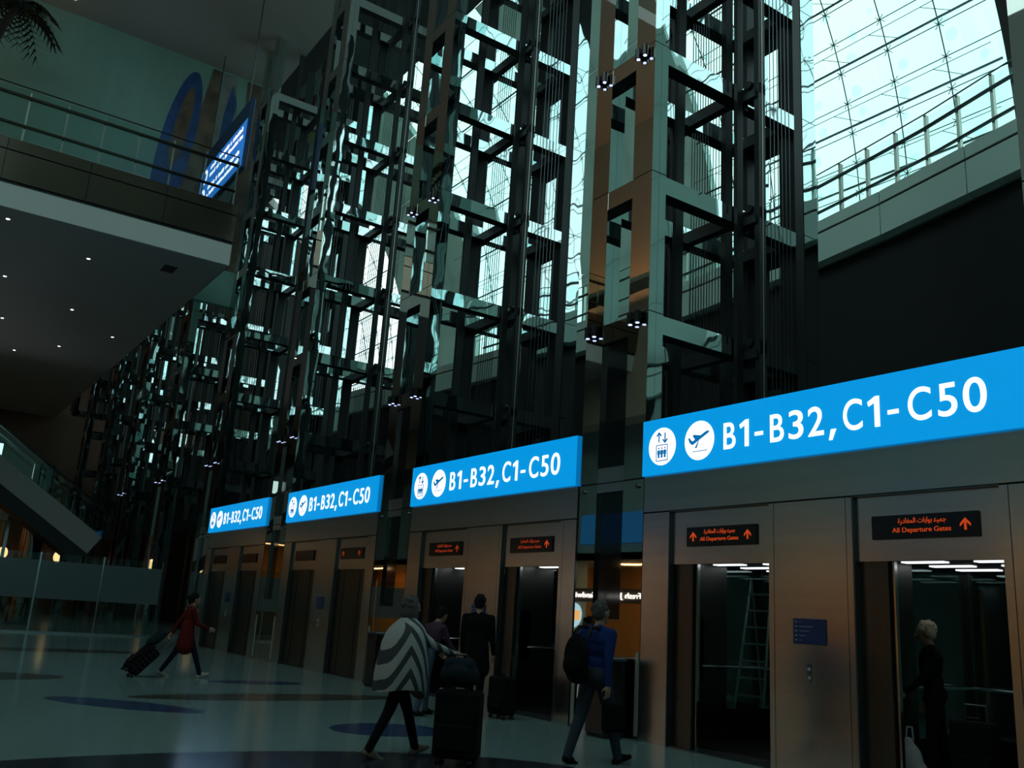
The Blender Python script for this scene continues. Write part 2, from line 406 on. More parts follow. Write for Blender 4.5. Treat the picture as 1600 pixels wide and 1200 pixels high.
# soffit/floor deck of the balcony
b = MB(); vs = []; fs = []
for x in xs: vs += [(x, yb(x) + .2, 10.02), (x, 25.5, 10.02), (x, 25.5, 10.3), (x, yb(x) + .2, 10.3)]
for k in range(len(xs) - 1):
    for q in range(4): fs.append((4 * k + q, 4 * k + (q + 1) % 4, 4 * k + 4 + (q + 1) % 4, 4 * k + 4 + q))
b.add(vs, fs); o = b.build('floor_balcony', 'soffit'); tag(o, 'deck of the rear balcony', kind='structure')
o = MB().box(-80, 24, 24.4, 24.7, 0, 12.2).build('wall_outer', 'rear_dark'); tag(o, 'outer wall below the glass roof', kind='structure')
rail = empty('balcony_railing', (-10, 16.4, 11.03)); tag(rail, 'steel and glass railing on the pale rear balcony', 'railing')
def rp(x, z, dy=.16): return (x + 10, yb(x) + dy - 16.4, z - 11.03)
px = -12.02 - .81 * 20; posts = []
while px < -5: posts.append(px); px += .81
pm = MB().box(-.03, .03, -.05, .05, 0, 1.27).mesh('post', 'post_pale')
for x in posts: ob('post', pm, rail, rp(x, 11.03))
for a, c in zip(posts, posts[1:]):
    p = rp(a + .03, 11.12); q = rp(c - .03, 12.28)
    MB().add([p, (q[0], q[1], p[2]), q, (p[0], p[1], q[2])], [(0, 1, 2, 3)]).build('glass_pane', 'glass', rail)
for z, r, nm in ((12.30, .018, 'top_rail'), (11.97, .045, 'handrail'), (11.30, .04, 'lower_rail')):
    MB().path([rp(x, z, .08) for x in posts], r, 6).build(nm, 'rail', rail)

# enclosing walls (behind the camera and at the far ends)
OY = -9.0
o = MB().box(-78, 24, OY - .3, OY, 4.2, 14).build('wall_opposite', 'opp'); tag(o, 'upper wall across the concourse, seen only in reflections', kind='structure')
o = MB().box(23.7, 24, -13, 25, 0, 31).build('wall_right', 'opp'); tag(o, kind='structure')
o = MB().box(-78.3, -78, -13, 25, 0, 31).build('wall_left', 'brownwall'); tag(o, kind='structure')
o = MB().box(-78, 24, -13.3, -13, 0, 4.2).build('wall_shop', 'shop'); tag(o, 'warm back wall of the shops across the concourse', kind='structure')
o = MB().box(-78, 24, -13, OY, 4.2, 4.5).build('ceiling_shop', 'white'); tag(o, kind='structure')
o = MB().box(-78, 24, -24, OY + .1, 14, 14.3).build('ceiling_gallery', 'brownwall'); tag(o, 'gallery ceiling across the concourse', kind='structure')

# ------------------------------------------------------------------ left: mezzanine slab, upper soffit, wall
MX, MY, MZ = -27.72, 7.4, 11.70
mz = MB().box(-62, MX - .25, -13, MY - .25, MZ + .04, MZ + .7).build('ceiling_mezzanine', 'soffit'); tag(mz, 'grey underside of the mezzanine slab', kind='structure')
# border beam of the soffit
MB().box(-62, MX - .02, MY - .9, MY, MZ, MZ + .7).build('edge_beam', 'soffit', mz)
MB().box(MX - .45, MX - .02, -13, MY - .9, MZ + .0, MZ + .7).build('edge_beam', 'soffit', mz)
MB().box(MX - .02, MX + .02, -13, MY, MZ + .02, MZ + .72).build('white_fascia', 'white', mz)
MB().box(-62, MX - .02, MY, MY + .03, MZ + .02, MZ + .72).build('side_fascia', 'bronze', mz)
pan = {}
y = MY
while y > -12:
    for z0, z1 in ((12.50, 13.38), (13.42, 13.76)):
        key = (z0, z1)
        if key not in pan: pan[key] = MB().box(-.02, .02, -2.185, 0, 0, z1 - z0).mesh('cladding_panel', 'bronze')
        ob('cladding_panel', pan[key], mz, (MX + .06, y, z0))
    y -= 2.2
MB().box(-34, MX + .03, -13, MY, 12.42, 13.76).build('slab_core', 'dark', mz)
for (x, y) in ((-28.68, 1.24), (-30.44, 3.73), (-34.42, 1.76), (-36.78, 4.28), (-40.18, 2.27), (-45.48, 3.29), (-43.07, 4.78), (-39.61, 6.3), (-33, -1.5), (-38, -1), (-31, -2)):
    d = empty('downlight', (x, y, MZ + .04)); d.parent = mz
    MB().tube((0, 0, -.01), (0, 0, 0), .075, 14).build('ring', 'white', d); MB().tube((0, 0, -.016), (0, 0, -.008), .05, 14).build('lens', 'downlight', d)
MB().box(-.35, .35, -.2, .2, -.01, 0).build('vent_grille', 'dark', mz, (-29.5, 6.0, MZ + .04))
for z, r, nm in ((15.43, .02, 'top_rail'), (15.10, .05, 'handrail'), (14.20, .05, 'lower_rail')): pass
ral = empty('mezzanine_railing', (MX, 7.24, 13.76)); tag(ral, 'glass and steel railing along the mezzanine edge', 'railing')
py = [7.24 - 1.02 * k for k in range(14)]
pm = MB().box(-.02, .02, -.025, .025, 0, 1.55).mesh('post', 'chrome')
for yy in py: ob('post', pm, ral, (0, yy - 7.24, 0))
for a, c in zip(py, py[1:]):
    MB().box(-.006, .006, c - 7.24 + .03, a - 7.24 - .03, .08, 1.6).build('glass_pane', 'glass', ral)
for z, r, nm in ((1.66, .022, 'top_rail'), (1.36, .055, 'handrail'), (.46, .05, 'lower_rail')):
    MB().tube((.05, 0, z), (.05, py[-1] - 7.24, z), r, 8).build(nm, 'bronze', ral, smooth=True)

UZ, WX = 22.1, -34.0
us = MB().box(-62, -21, -8, 10.0, UZ, UZ + .5).build('ceiling_upper', 'soffit'); tag(us, 'grey upper soffit in the top left corner', kind='structure')
MB().tube((-33.0, 2.0, UZ - .012), (-33.0, 2.0, UZ), .09, 14).build('downlight_lens', 'downlight', us)
wl = MB().box(WX - .3, WX, -8, 9.9, 12.4, UZ).build('wall_mezzanine', 'teal_wall'); tag(wl, 'pale teal wall behind the mezzanine', kind='structure')
mu = empty('mural', (WX + .012, 6.5, 17.0)); tag(mu, 'painted mural with a blue loop on the teal wall', 'mural')
def wallpoly(pts, m, th, name):
    MB().poly([(0.0, y - 6.5, z - 17.0) for y, z in pts], (1, 0, 0), th).build(name, m, mu)
def ringpts(cy, cz, ry, rz, sh):
    return [(cy + ry * math.cos(t) + sh * rz * math.sin(t), cz + rz * math.sin(t)) for t in [2 * PI * k / 40 for k in range(40)]]
wallpoly(ringpts(6.42, 18.3, .62, 3.3, .10), 'mur_blue', .004, 'painted_loop')
wallpoly(ringpts(6.52, 19.1, .26, 1.8, .10), 'mur_brown', .008, 'painted_core')
wallpoly([(6.2, 13.8), (7.4, 13.8), (7.75, 17), (7.7, 22), (7.35, 22), (6.95, 18.8), (6.75, 16)], 'mur_brown', .003, 'painted_streak')
wallpoly([(7.0, 13.8), (8.4, 13.8), (8.8, 18), (8.3, 22), (7.8, 22), (7.75, 17.5)], 'mur_grey', .005, 'painted_streak')
wallpoly([(7.95, 18.5), (8.3, 19.2), (8.45, 20.8), (8.2, 21.6), (8.0, 20.2)], 'mur_blue', .009, 'painted_streak')
wallpoly([(8.4, 13.8), (9.85, 13.8), (9.85, 22), (8.75, 22), (8.9, 18)], 'mur_brown', .004, 'painted_streak')
# hanging information screen, parallel to the lift fronts
ds = empty('information_screen', (-33.6, 7.42, 15.3)); tag(ds, 'long lit blue information screen behind the mezzanine railing', 'screen')
MB().bbox(0, 5.6, 0, .16, 0, 2.6, .03).build('housing', 'screen_frame', ds)
MB().box(.25, 5.5, -.012, .0, .1, 1.85).build('display', 'screen_blue', ds)
for row, z in enumerate((1.52, 1.22, .70, .38)):
    x = 1.5
    if row % 2 == 0: MB().tube((.85, -.02, z - .08), (.85, -.012, z - .08), .30, 24).build('icon_disc', 'sign_white', ds); MB().tube((.85, -.026, z - .08), (.85, -.02, z - .08), .16, 24).build('icon_mark', 'screen_blue', ds)
    while x < 5.2:
        wd = R.uniform(.05, .13); hh = .17 * R.uniform(.6, 1)
        MB().box(x, x + wd, -.02, -.012, z, z + hh).build('text_mark', 'sign_white', ds); x += wd + (.04 if R.random() < .8 else .16)
for x in (.6, 5.0): MB().tube((x, .08, 2.6), (x, .08, 6.8), .02, 8).build('hanging_rod', 'rail', ds)
# potted palm on the mezzanine
pal = empty('palm', (-31.0, -.55, 13.765)); tag(pal, 'dark palm with drooping fronds in the top left corner', 'palm')
MB().tube((0, 0, 0), (0, 0, .6), .35, 16, .45).build('pot', 'dark', pal, smooth=True)
tr = MB(); pts = [(0, 0, .5), (0, .10, 2.0), (0, .28, 3.6), (0, .62, 5.2), (0, .88, 6.1)]
for i, (a, c) in enumerate(zip(pts, pts[1:])): tr.tube(a, c, .17 - .015 * i, 10, .155 - .015 * i)
tr.build('trunk', 'trunk', pal, smooth=True)
for k in range(23):
    ang = 2 * PI * k / 23 + .2; ln = 1.5 + .35 * ((k * 7) % 5) / 5; lift = .75 * ((k * 5) % 4) / 4
    b = MB(); n = 11; prev = None
    c0 = Vector((0, .88, 6.1)); dv = Vector((math.cos(ang), math.sin(ang), 0)); sd = Vector((-dv.y, dv.x, 0))
    sp = [c0 + dv * (ln * t * (1 - .15 * t)) + Vector((0, 0, lift * t * 1.2 - 1.35 * t * t)) for t in [i / n for i in range(n + 1)]]
    for i in range(n): b.tube(sp[i], sp[i + 1], .018 * (1 - i / n) + .004, 4)
    for i in range(1, n):
        L = .42 * math.sin(PI * (i + 1) / (n + 2)) + .08
        for s_ in (-1, 1):
            tip = sp[i] + sd * (s_ * L) + dv * (.22) + Vector((0, 0, -.22)); wv = dv * .05
            b.add([sp[i] - wv, sp[i] + wv, tip], [(0, 1, 2)])
    b.build('frond', 'palm', pal)

# ------------------------------------------------------------------ far left ground hall
pg = empty('glass_partition', (-34.5, 8.5, 0)); tag(pg, 'tall glass partition with a frosted band across the far hall', 'partition')
for k in range(8):
    y1 = -2.0 * k; y0 = y1 - 1.97
    MB().box(-.006, .006, y0, y1, .06, 2.6).build('glass_pane', 'glass', pg)
    MB().box(.008, .014, y0, y1, 1.12, 2.36).build('frosted_band', 'frost', pg)
for k in range(9): MB().box(-.03, .03, -2.0 * k - .025, -2.0 * k + .025, 0, 2.62).build('post', 'chrome', pg)
MB().box(-.05, .05, -16.03, .03, 0, .07).build('base_rail', 'steel', pg)
for k in range(6):     # merchandise stands glimpsed behind the partition
    pass
es = empty('escalator', (-40.0, 2.8, 5.3)); tag(es, 'escalator with grey cladding rising at the far left', 'escalator')
sl = math.atan2(-1.74, 2.6); dy = Vector((0, math.cos(sl), math.sin(sl))); ny = Vector((0, -math.sin(sl), math.cos(sl)))
def ebox(x0, x1, s0, s1, n0, n1, nm, m):
    b = MB(); vs = []
    for n_ in (n0, n1):
        for (x, s_) in ((x0, s0), (x1, s0), (x1, s1), (x0, s1)): vs.append(Vector((x, 0, 0)) + dy * s_ + ny * n_)
    b.add(vs, [(0, 3, 2, 1), (4, 5, 6, 7), (0, 1, 5, 4), (1, 2, 6, 5), (2, 3, 7, 6), (3, 0, 4, 7)]); b.build(nm, m, es)
ebox(-.8, .8, -6, 4.6, .15, .95, 'truss', 'soffit'); ebox(-.78, .78, -6, 4.6, -.35, .15, 'underside', 'dark')
ebox(.70, .72, -6, 4.6, .95, 1.75, 'balustrade', 'glass'); ebox(-.72, -.70, -6, 4.6, .95, 1.75, 'balustrade', 'glass')
ebox(.66, .76, -6, 4.7, 1.75, 1.84, 'handrail', 'black'); ebox(-.76, -.66, -6, 4.7, 1.75, 1.84, 'handrail', 'black')
for k in range(24): ebox(-.6, .6, -5.8 + .43 * k, -5.55 + .43 * k, .95, 1.0, 'step', 'dark')
cl = empty('round_column', (-41.4, 4.95, 0)); tag(cl, 'tall round steel column at the far left', 'column')
MB().tube((0, 0, .12), (0, 0, 6.3), .42, 28).build('shaft', 'bronze', cl, smooth=True); MB().tube((0, 0, 0), (0, 0, .12), .48, 28).build('base_ring', 'dark', cl, smooth=True)
ki = empty('kiosk', (-44, 2.2, 0)); tag(ki, 'kiosk with a plain white fascia at the left edge', 'kiosk')
MB().bbox(-1.6, 2, -3.4, 2.1, 4.2, 5.05, .02).build('fascia', 'white', ki)
for (x, y) in ((-1.4, -3.2), (-1.4, 1.9), (1.8, -3.2), (1.8, 1.9)): MB().box(x - .06, x + .06, y - .06, y + .06, 0, 4.2).build('leg', 'steel', ki)
MB().box(-1.6, -1.5, -3.4, 2.1, 0, 4.2).build('back_panel', 'shop', ki); MB().bbox(1.2, 1.7, -3.2, 1.6, 0, 1.1, .02).build('counter', 'brownwall', ki)
MB().box(.4, .9, -2.5, 1.2, 4.17, 4.2).build('lamp_strip', 'warm_dim', ki)
lw = empty('shop_window', (-47.0, 2.9, 6.2)); tag(lw, 'bright far shop window above the white kiosk', 'window')
MB().box(-.1, 0, -2.6, .9, 0, 1.6).build('frame', 'dark', lw)
for k in range(3):
    for j in range(2): MB().box(0, .02, -2.5 + 1.15 * k, -1.45 + 1.15 * k, .1 + .75 * j, .75 + .75 * j).build('pane', 'carlight', lw)
o = MB().box(-62.3, -62, -13, 16, 0, MZ + .3).build('wall_far', 'brownwall'); tag(o, 'brown end wall of the far hall', kind='structure')
for k, (y, z) in enumerate(((0, 3.2), (3, 3.2), (6, 3.2), (9, 3.2))):  # lamps added to light the brown end wall
    lf = empty('fill_wall_lamp', (-61.9, y, z)); tag(lf, f'small warm lamp added to light the far brown wall, {ORD[k+1]} from the left', 'lamp', 'added far wall lamps')
    MB().box(-.08, 0, -.3, .3, -.3, .5).build('plate', 'dark', lf); MB().ell((.12, 0, .1), (.12, .28, .35)).build('shade', 'warm_dim', lf, smooth=True)

cv = empty('cove_light', (-36, -5.6, 15.2)); tag(cv, 'long warm cove light under the gallery across the concourse', 'lamp')
MB().box(-26, 20, -.9, 0, -.25, -.05).build('trough', 'warm_soffit', cv); MB().box(-26, 20, -.7, -.55, -.05, .0).build('tube', 'warm', cv)
bn = empty('hanging_banner', (-41.5, 14.2, 23.6)); tag(bn, 'pale green banner with dark red and yellow shapes behind the fourth tower', 'banner')
MB().box(-4, 4, 0, .04, 0, 5.2).build('cloth', 'banner_green', bn)
for x in (-3.6, 3.6): MB().tube((x, .02, 5.2), (x, .02, 6.32), .015, 6).build('hanging_wire', 'rail', bn)
for (x, z, r_, m_) in ((-2.4, 3.9, .8, 'banner_red'), (-.6, 3.3, .7, 'banner_red'), (1.3, 4.2, .9, 'banner_red'), (2.8, 2.8, .6, 'banner_red'), (.4, 1.5, .55, 'banner_yellow'), (-2.2, 1.3, .5, 'banner_yellow'), (2.4, 1.0, .45, 'banner_yellow')):
    MB().poly([(x + r_ * (1 + .35 * math.cos(3 * t)) * math.cos(t), 0, z + r_ * (1 + .35 * math.cos(3 * t)) * math.sin(t)) for t in [2 * PI * i / 18 for i in range(18)]], (0, -1, 0), .01).build('printed_shape', m_, bn)
# ------------------------------------------------------------------ shop across the concourse (appears in the reflections)
def lamp_area(name, loc, sx, sy, power, col, rot=(0, 0, 0)):
    l = bpy.data.lights.new(name, 'AREA'); l.shape = 'RECTANGLE'; l.size = sx; l.size_y = sy; l.energy = power; l.color = col
    return ob(name, l, None, loc, rot)
for k in range(7):
    x = -58 + 9 * k
    t = empty('shop_ceiling_lamp', (x, -11, 4.2)); tag(t, f'warm ceiling lamp in the shop across the concourse, {ORD[k+1]} along', 'lamp', 'shop ceiling lamps')
    MB().box(-1.6, 1.6, -.16, .16, -.06, 0).build('lens', 'warm', t); MB().box(-1.66, 1.66, -.22, .22, -.03, 0).build('housing', 'dark', t)
for k, x in enumerate((-58, -46, -34, -22, -10)):
    MB().box(x - .4, x + .4, OY - .8, OY, 0, 4.2).build('wall_pier', 'opp')['kind'] = 'structure'
sg = empty('shop_sign', (-29.0, OY + .02, 2.35)); sg.rotation_euler = (0, 0, PI); tag(sg, 'white lit shop lettering reflected in the pillar', 'sign')
me = setmat(text_mesh('Fresh Juices  |  Sandwiches', .34, 5.2, .01), 'shopsign'); ob('lettering', me, sg, (0, 0, .12))
MB().box(-.1, 5.3, .02, .08, 0, .6).build('board', 'brownwall', sg)
lg = empty('round_logo_sign', (-33.4, OY + .02, 1.75)); lg.rotation_euler = (0, 0, PI); tag(lg, 'round lit orange and pale blue logo reflected in the pillar', 'sign')
MB().tube((0, 0, 0), (0, -.06, 0), .55, 32).build('disc', 'logo_b', lg); MB().box(-.5, .5, -.08, -.06, -.22, .22).build('band', 'logo_o', lg)
bsn = empty('blue_banner_sign', (-25, OY + .05, 4.9)); bsn.rotation_euler = (0, 0, PI); tag(bsn, 'blue lit sign across the concourse, reflected in the steel', 'sign')
MB().bbox(0, 8, -.1, .05, 0, 1.3, .02).build('panel', 'banner_blue', bsn)
bsn = empty('blue_banner_sign', (-14.2, OY + .05, 4.9)); bsn.rotation_euler = (0, 0, PI); tag(bsn, 'shorter blue lit sign across the concourse', 'sign')
MB().bbox(0, 3.8, -.1, .05, 0, 1.3, .02).build('panel', 'banner_blue', bsn)

# ================================================================== LIFT TOWERS
SL0, SL1, SR0, SR1 = -1.45, -1.04, -.44, 0.0     # front posts, measured from the tower's right face
SEG = [(0.0, 3.50), (3.52, 6.03)] + [(6.04 + 2.30 * i, 6.04 + 2.30 * (i + 1) - .01) for i in range(6)] + [(6.04 + 13.8, TOP)]
YR0, YR1, YR2 = 3.42, 3.64, 4.02                 # rear post: dark inner part, mirror outer part
MC = {}
def cm(key, fn):
    if key not in MC: MC[key] = fn()
    return MC[key]
def tower(k):
    X0 = XR - PIT * (k - 1)
    t = empty('lift_tower', (X0, D, 0))
    far = k >= 6
    add = lambda nm, key, fn, loc=(0, 0, 0): ob(nm, cm(key, fn), t, loc)
    for (a, c, tg) in ((SL0, SL1, 'l'), (SR0, SR1, 'r')):
        add('front_post', 'fp' + tg, lambda: MB().box(a + .012, c - .012, .012, .29, 0, TOP).mesh('front_post', 'dark'))
        if far:
            add('mirror_cladding', 'fpc' + tg, lambda: MB().box(a, c, 0, .30, 0, TOP, 0, {3: 1, 5: 1, 4: 1}).mesh('mirror_cladding', ['mirror_front', 'mirror']))
        else:
            for z0, z1 in SEG:
                h = round(z1 - z0, 3)
                add('mirror_panel', ('pf', tg, h), lambda: MB().box(a, c, 0, .012, .003, h - .003).mesh('mirror_panel', 'mirror_front'), (0, 0, z0))
                for j, (y0, y1) in enumerate(((.012, .152), (.156, .30))):
                    add('mirror_panel', ('ps', tg, j, h), lambda: MB().box(c - .012, c, y0, y1, .003, h - .003).mesh('mirror_panel', 'mirror'), (0, 0, z0))
                add('mirror_panel', ('pb', tg, h), lambda: MB().box(a, a + .012, .012, .30, .003, h - .003).mesh('mirror_panel', 'mirror'), (0, 0, z0))
    # rear posts
    for (a, c, tg) in ((SL0, SL0 + .36, 'l'), (-.36, 0, 'r')):
        add('rear_post', 'rp' + tg, lambda: MB().box(a + .01, c - .01, YR0, YR1, 0, TOP).mesh('rear_post', 'dark'))
        if far: add('mirror_cladding', 'rc' + tg, lambda: MB().box(a, c, YR1 + .01, YR2, 0, TOP).mesh('mirror_cladding', 'mirror'))
        else:
            for z0, z1 in SEG:
                h = round(z1 - z0, 3)
                add('mirror_panel', ('rpp', tg, h), lambda: MB().box(a, c, YR1 + .01, YR2, .003, h - .003).mesh('mirror_panel', 'mirror'), (0, 0, z0))
    # beams on every level
    for i, z in enumerate(LEV):
        add('front_rung', 'rung', lambda: MB().box(SL1, SR0, .004, .29, 0, .31, 0, {0: 1, 4: 1}).mesh('front_rung', ['mirror_front', 'dark']), (0, 0, z))
        for (a, c, tg) in ((-.26, -.004, 'r'), (SL0 + .06, SL0 + .32, 'l')):
            add('side_beam', 'sb' + tg, lambda: MB().box(a, c, .30, YR0, 0, .29, 0, {3: 1, 5: 1}).mesh('side_beam', ['dark', 'mirror']), (0, 0, z))
        for y in (1.95, 3.3):
            add('cross_beam', ('cb', y), lambda: MB().box(SL0 + .3, -.24, y, y + .16, .03, .25).mesh('cross_beam', 'dark'), (0, 0, z))
        add('rear_rung', 'rrung', lambda: MB().box(SL0 + .36, -.36, YR1 - .1, YR2 - .1, 0, .30).mesh('rear_rung', 'dark'), (0, 0, z))
        # rail bracket with guide rollers, right hand side and left hand side
        if not far:
            def brk():
                b = MB(); b.box(-.05, .40, 1.99, 2.17, .0, .20); b.box(.10, .36, 1.95, 2.21, -.07, .06); b.tube((.22, 1.94, .20), (.22, 2.22, .20), .07, 10); b.box(-.1, .06, 2.0, 2.12, -.16, .02)
                return b.mesh('rail_bracket', 'dark')
            add('rail_bracket', 'brk', brk, (0, 0, z))
            add('rail_bracket', 'brk2', lambda: MB().box(SL0 - .40, SL0 + .1, 2.02, 2.14, .02, .15).mesh('rail_bracket', 'dark'), (0, 0, z))
    # guide rails and posts of the car frames
    ZB = 4.45
    add('guide_rail', 'g1', lambda: MB().box(.02, .09, 1.82, 1.96, ZB, TOP).mesh('guide_rail', 'dark'))
    add('guide_rail', 'g2', lambda: MB().box(.30, .40, 2.00, 2.16, ZB, TOP).box(.40, .41, 2.075, 2.087, ZB, TOP, 1).mesh('guide_rail', ['dark', 'post_pale']))
    add('guide_rail', 'g3', lambda: MB().box(SL0 - .42, SL0 - .32, 2.00, 2.16, ZB, TOP).mesh('guide_rail', 'dark'))
    add('guide_rail', 'g4', lambda: MB().box(SL0 + .05, SL0 + .12, 1.70, 1.98, ZB, TOP).box(SL0 + .12, SL0 + .135, 1.95, 1.98, ZB, TOP, 1).mesh('guide_rail', ['dark', 'rail']))
    add('mullion', 'mu', lambda: MB().box(-1.02, -.90, 2.62, 2.80, ZB, TOP).mesh('mullion', 'dark'))
    add('mullion', 'mu2', lambda: MB().box(-.62, -.54, 1.05, 1.22, ZB, TOP).mesh('mullion', 'dark'))
    def ropes():
        b = MB()
        for j in range(7): b.tube((SL0 + .25 + .012 * j, 2.06 + .055 * j, ZB), (SL0 + .25 + .012 * j, 2.06 + .055 * j, TOP), .009, 4, cap=False)
        for j in range(6): b.tube((.12, 2.62 + .10 * j, ZB), (.12, 2.62 + .10 * j, TOP), .008, 4, cap=False)
        for j in range(4): b.tube((SL0 - .2, 3.0 + .08 * j, ZB), (SL0 - .2, 3.0 + .08 * j, TOP), .008, 4, cap=False)
        return b.mesh('hoist_ropes', 'rail')
    add('hoist_ropes', 'ropes', ropes)['kind'] = 'stuff'
    # twin spotlights clamped to the posts
    if k <= 6:
        for z in ((5.86, 10.42) if k in (1, 2) else (5.86,)):
            for xx in (SL0 + .2, SR0 + .2):
                s_ = ob('spotlight', cm('spot', lambda: MB().tube((-.08, -.07, 0), (-.08, -.07, .18), .055, 12).tube((.08, -.07, 0), (.08, -.07, .18), .055, 12).box(-.08, .08, -.10, 0, .06, .12).mesh('spotlight', 'black', True)), t, (xx, 0, z))
                ob('lens', cm('lens', lambda: MB().tube((-.08, -.07, -.008), (-.08, -.07, .002), .03, 12).tube((.08, -.07, -.008), (.08, -.07, .002), .03, 12).mesh('lens', 'lamp_glow')), s_)
    # ground level infill of the pillar
    if k <= 5:
        add('slot_glass', 'sg', lambda: MB().box(SL1, SR0, .05, .07, 1.55, 3.36).mesh('slot_glass', 'darkglass'))
        add('slot_glass', 'sg2', lambda: MB().box(SL1, SR0, .06, .08, 3.75, 5.72).mesh('slot_glass', 'darkglass'))
        add('pillar_panel', 'pp1', lambda: MB().box(SL1, SR0, .01, .05, 3.37, 3.50).mesh('pillar_panel', 'steel'))
        add('pillar_panel', 'pp2', lambda: MB().box(SL1, SR0, .01, .05, 3.52, 3.74).mesh('pillar_panel', 'steel'))
        add('pillar_panel', 'pp3', lambda: MB().box(SL1, SR0, .01, .05, 0, 1.54).mesh('pillar_panel', 'mirror_front'))
        for x in (SL0 + .12, SR1 - .12): add('bolt', ('bolt', x), lambda: MB().tube((x, -.03, 3.40), (x, 0, 3.40), .028, 10).mesh('bolt', 'rail', True))
        for x in (SL0 + .01, SR1 - .07): add('corner_guard', ('cg', x), lambda: MB().box(x, x + .06, -.012, 0, .05, 1.12).mesh('corner_guard', 'post_pale'))
    return t
TL = {0: 'mirror-clad lift tower beyond the right end of the largest blue sign',
      1: 'nearest full mirror-clad lift tower, left of the largest blue sign',
      2: 'mirror-clad lift tower left of the second largest blue sign',
      3: 'mirror-clad lift tower left of the third largest blue sign',
      4: 'mirror-clad lift tower left of the smallest blue sign'}
for k in range(0, 10):
    t = tower(k)
    tag(t, TL.get(k, f'far mirror-clad lift tower, {ORD[k-4]} to the left beyond the smallest blue sign' if k > 4 else None), 'tower', 'row of lift towers')

# ================================================================== LIFT FRONTS (bay k lies right of tower k)
SIZE = {1: 'largest', 2: 'second largest', 3: 'third largest', 4: 'smallest'}
CAP = .345
def glyphs(body, x0, x1, hgt=CAP):
    me = setmat(text_mesh(body, .48, x1 - x0, .004, 'lettering', .004), 'sign_white')
    z = [v.co.z for v in me.vertices]; k_ = hgt / (max(z) - min(z))
    for v in me.vertices: v.co.z *= k_; v.co.x += x0
    return me
def numeral_one(x):      # a plain 1 with a flag and no foot
    return MB().poly([(x, 0, 0), (x + .062, 0, 0), (x + .062, 0, CAP), (x + .012, 0, CAP), (x - .085, 0, CAP - .055), (x - .072, 0, CAP - .105), (x, 0, CAP - .072)], (0, -1, 0), .006).mesh('numeral', 'sign_white')
def hyphen(x0, x1): return MB().box(x0, x1, -.006, 0, .115, .163).mesh('hyphen', 'sign_white')
def comma(x): return MB().poly([(x - .055, 0, -.075), (x - .01, 0, -.075), (x + .045, 0, .05), (x - .025, 0, .05)], (0, -1, 0), .006).mesh('comma', 'sign_white')
TXT = [glyphs('B', 1.545, 1.745), numeral_one(1.90), hyphen(2.06, 2.19), glyphs('B', 2.30, 2.505), glyphs('3', 2.58, 2.79, .35), glyphs('2', 2.86, 3.075, .35), comma(3.20), glyphs('C', 3.34, 3.585, .36), numeral_one(3.74), hyphen(3.90, 4.03), glyphs('C', 4.14, 4.40, .36), glyphs('5', 4.475, 4.68, .35), glyphs('0', 4.745, 4.985, .36)]
# Arabic "all departure gates" in presentation forms, laid out right to left
AR = ''.join(reversed('\ufe9f\ufee4\ufef4\ufecb \ufe91\ufeee\ufe8d\ufe91\ufe8e\ufe95 \ufe8d\ufedf\ufee4\ufed0\ufe8e\ufea9\ufead\ufe93'))
ARM = text_mesh(AR, .075, .53, .002, 'arabic_lettering', .0004)
ENM = text_mesh('All Departure Gates', .07, .65, .002, 'latin_lettering', .0004)
def arrow_mesh(name, m, s=1.0):
    b = MB()
    b.poly([(-.012 * s, 0, -.06 * s), (.012 * s, 0, -.06 * s), (.012 * s, 0, .03 * s), (-.012 * s, 0, .03 * s)], (0, -1, 0), .004)
    for q in (-1, 1): b.poly([(0, 0, .062 * s), (q * .055 * s, 0, .005 * s), (q * .055 * s, 0, -.025 * s), (0, 0, .030 * s)][::q], (0, -1, 0), .004)
    return b.mesh(name, m)
def led_mesh(src, m):
    me = src.copy(); setmat(me, m); return me
ARb, ARd, ENb, ENd = led_mesh(ARM, 'led'), led_mesh(ARM, 'led_dim'), led_mesh(ENM, 'led'), led_mesh(ENM, 'led_dim')
AWb, AWd = arrow_mesh('arrow', 'led'), arrow_mesh('arrow', 'led_dim')
def disc(cx, cz, r, y, m, nm, par, n=36, th=.006):
    return MB().poly([(cx + r * math.cos(t), y, cz + r * math.sin(t)) for t in [2 * PI * i / n for i in range(n)]], (0, -1, 0), th).build(nm, m, par)
def pictogram_lift(par, cx, cz, y):
    b = MB(); n = (0, -1, 0)
    def bar(p, q, w_):
        p = Vector((p[0], 0, p[1])); q = Vector((q[0], 0, q[1])); d = (q - p).normalized(); s_ = Vector((-d.z, 0, d.x)) * (w_ / 2)
        b.poly([Vector((cx, y, cz)) + v for v in (p - s_, q - s_, q + s_, p + s_)], n, .004)
    for sx, dr in ((-.06, 1), (.06, -1)):     # the two arrows
        bar((sx, .06), (sx, .19), .022)
        tipz = .20 if dr > 0 else .05
        for q in (-1, 1): bar((sx, tipz), (sx + q * .045, tipz - dr * .05), .022)
    x0, x1, z0, z1 = -.11, .11, -.20, .02
    for p, q in (((x0, z0), (x1, z0)), ((x0, z1), (x1, z1)), ((x0, z0), (x0, z1)), ((x1, z0), (x1, z1))): bar(p, q, .012)
    for sx in (-.06, 0, .06):
        bar((sx, -.16), (sx, -.05), .034); b.ell((cx + sx, y - .002, cz - .025), (.014, .003, .014), 8, 6)
        for q in (-1, 1): bar((sx + q * .022, -.11), (sx + q * .022, -.055), .009)
    b.build('lift_pictogram', 'icon_blue', par)
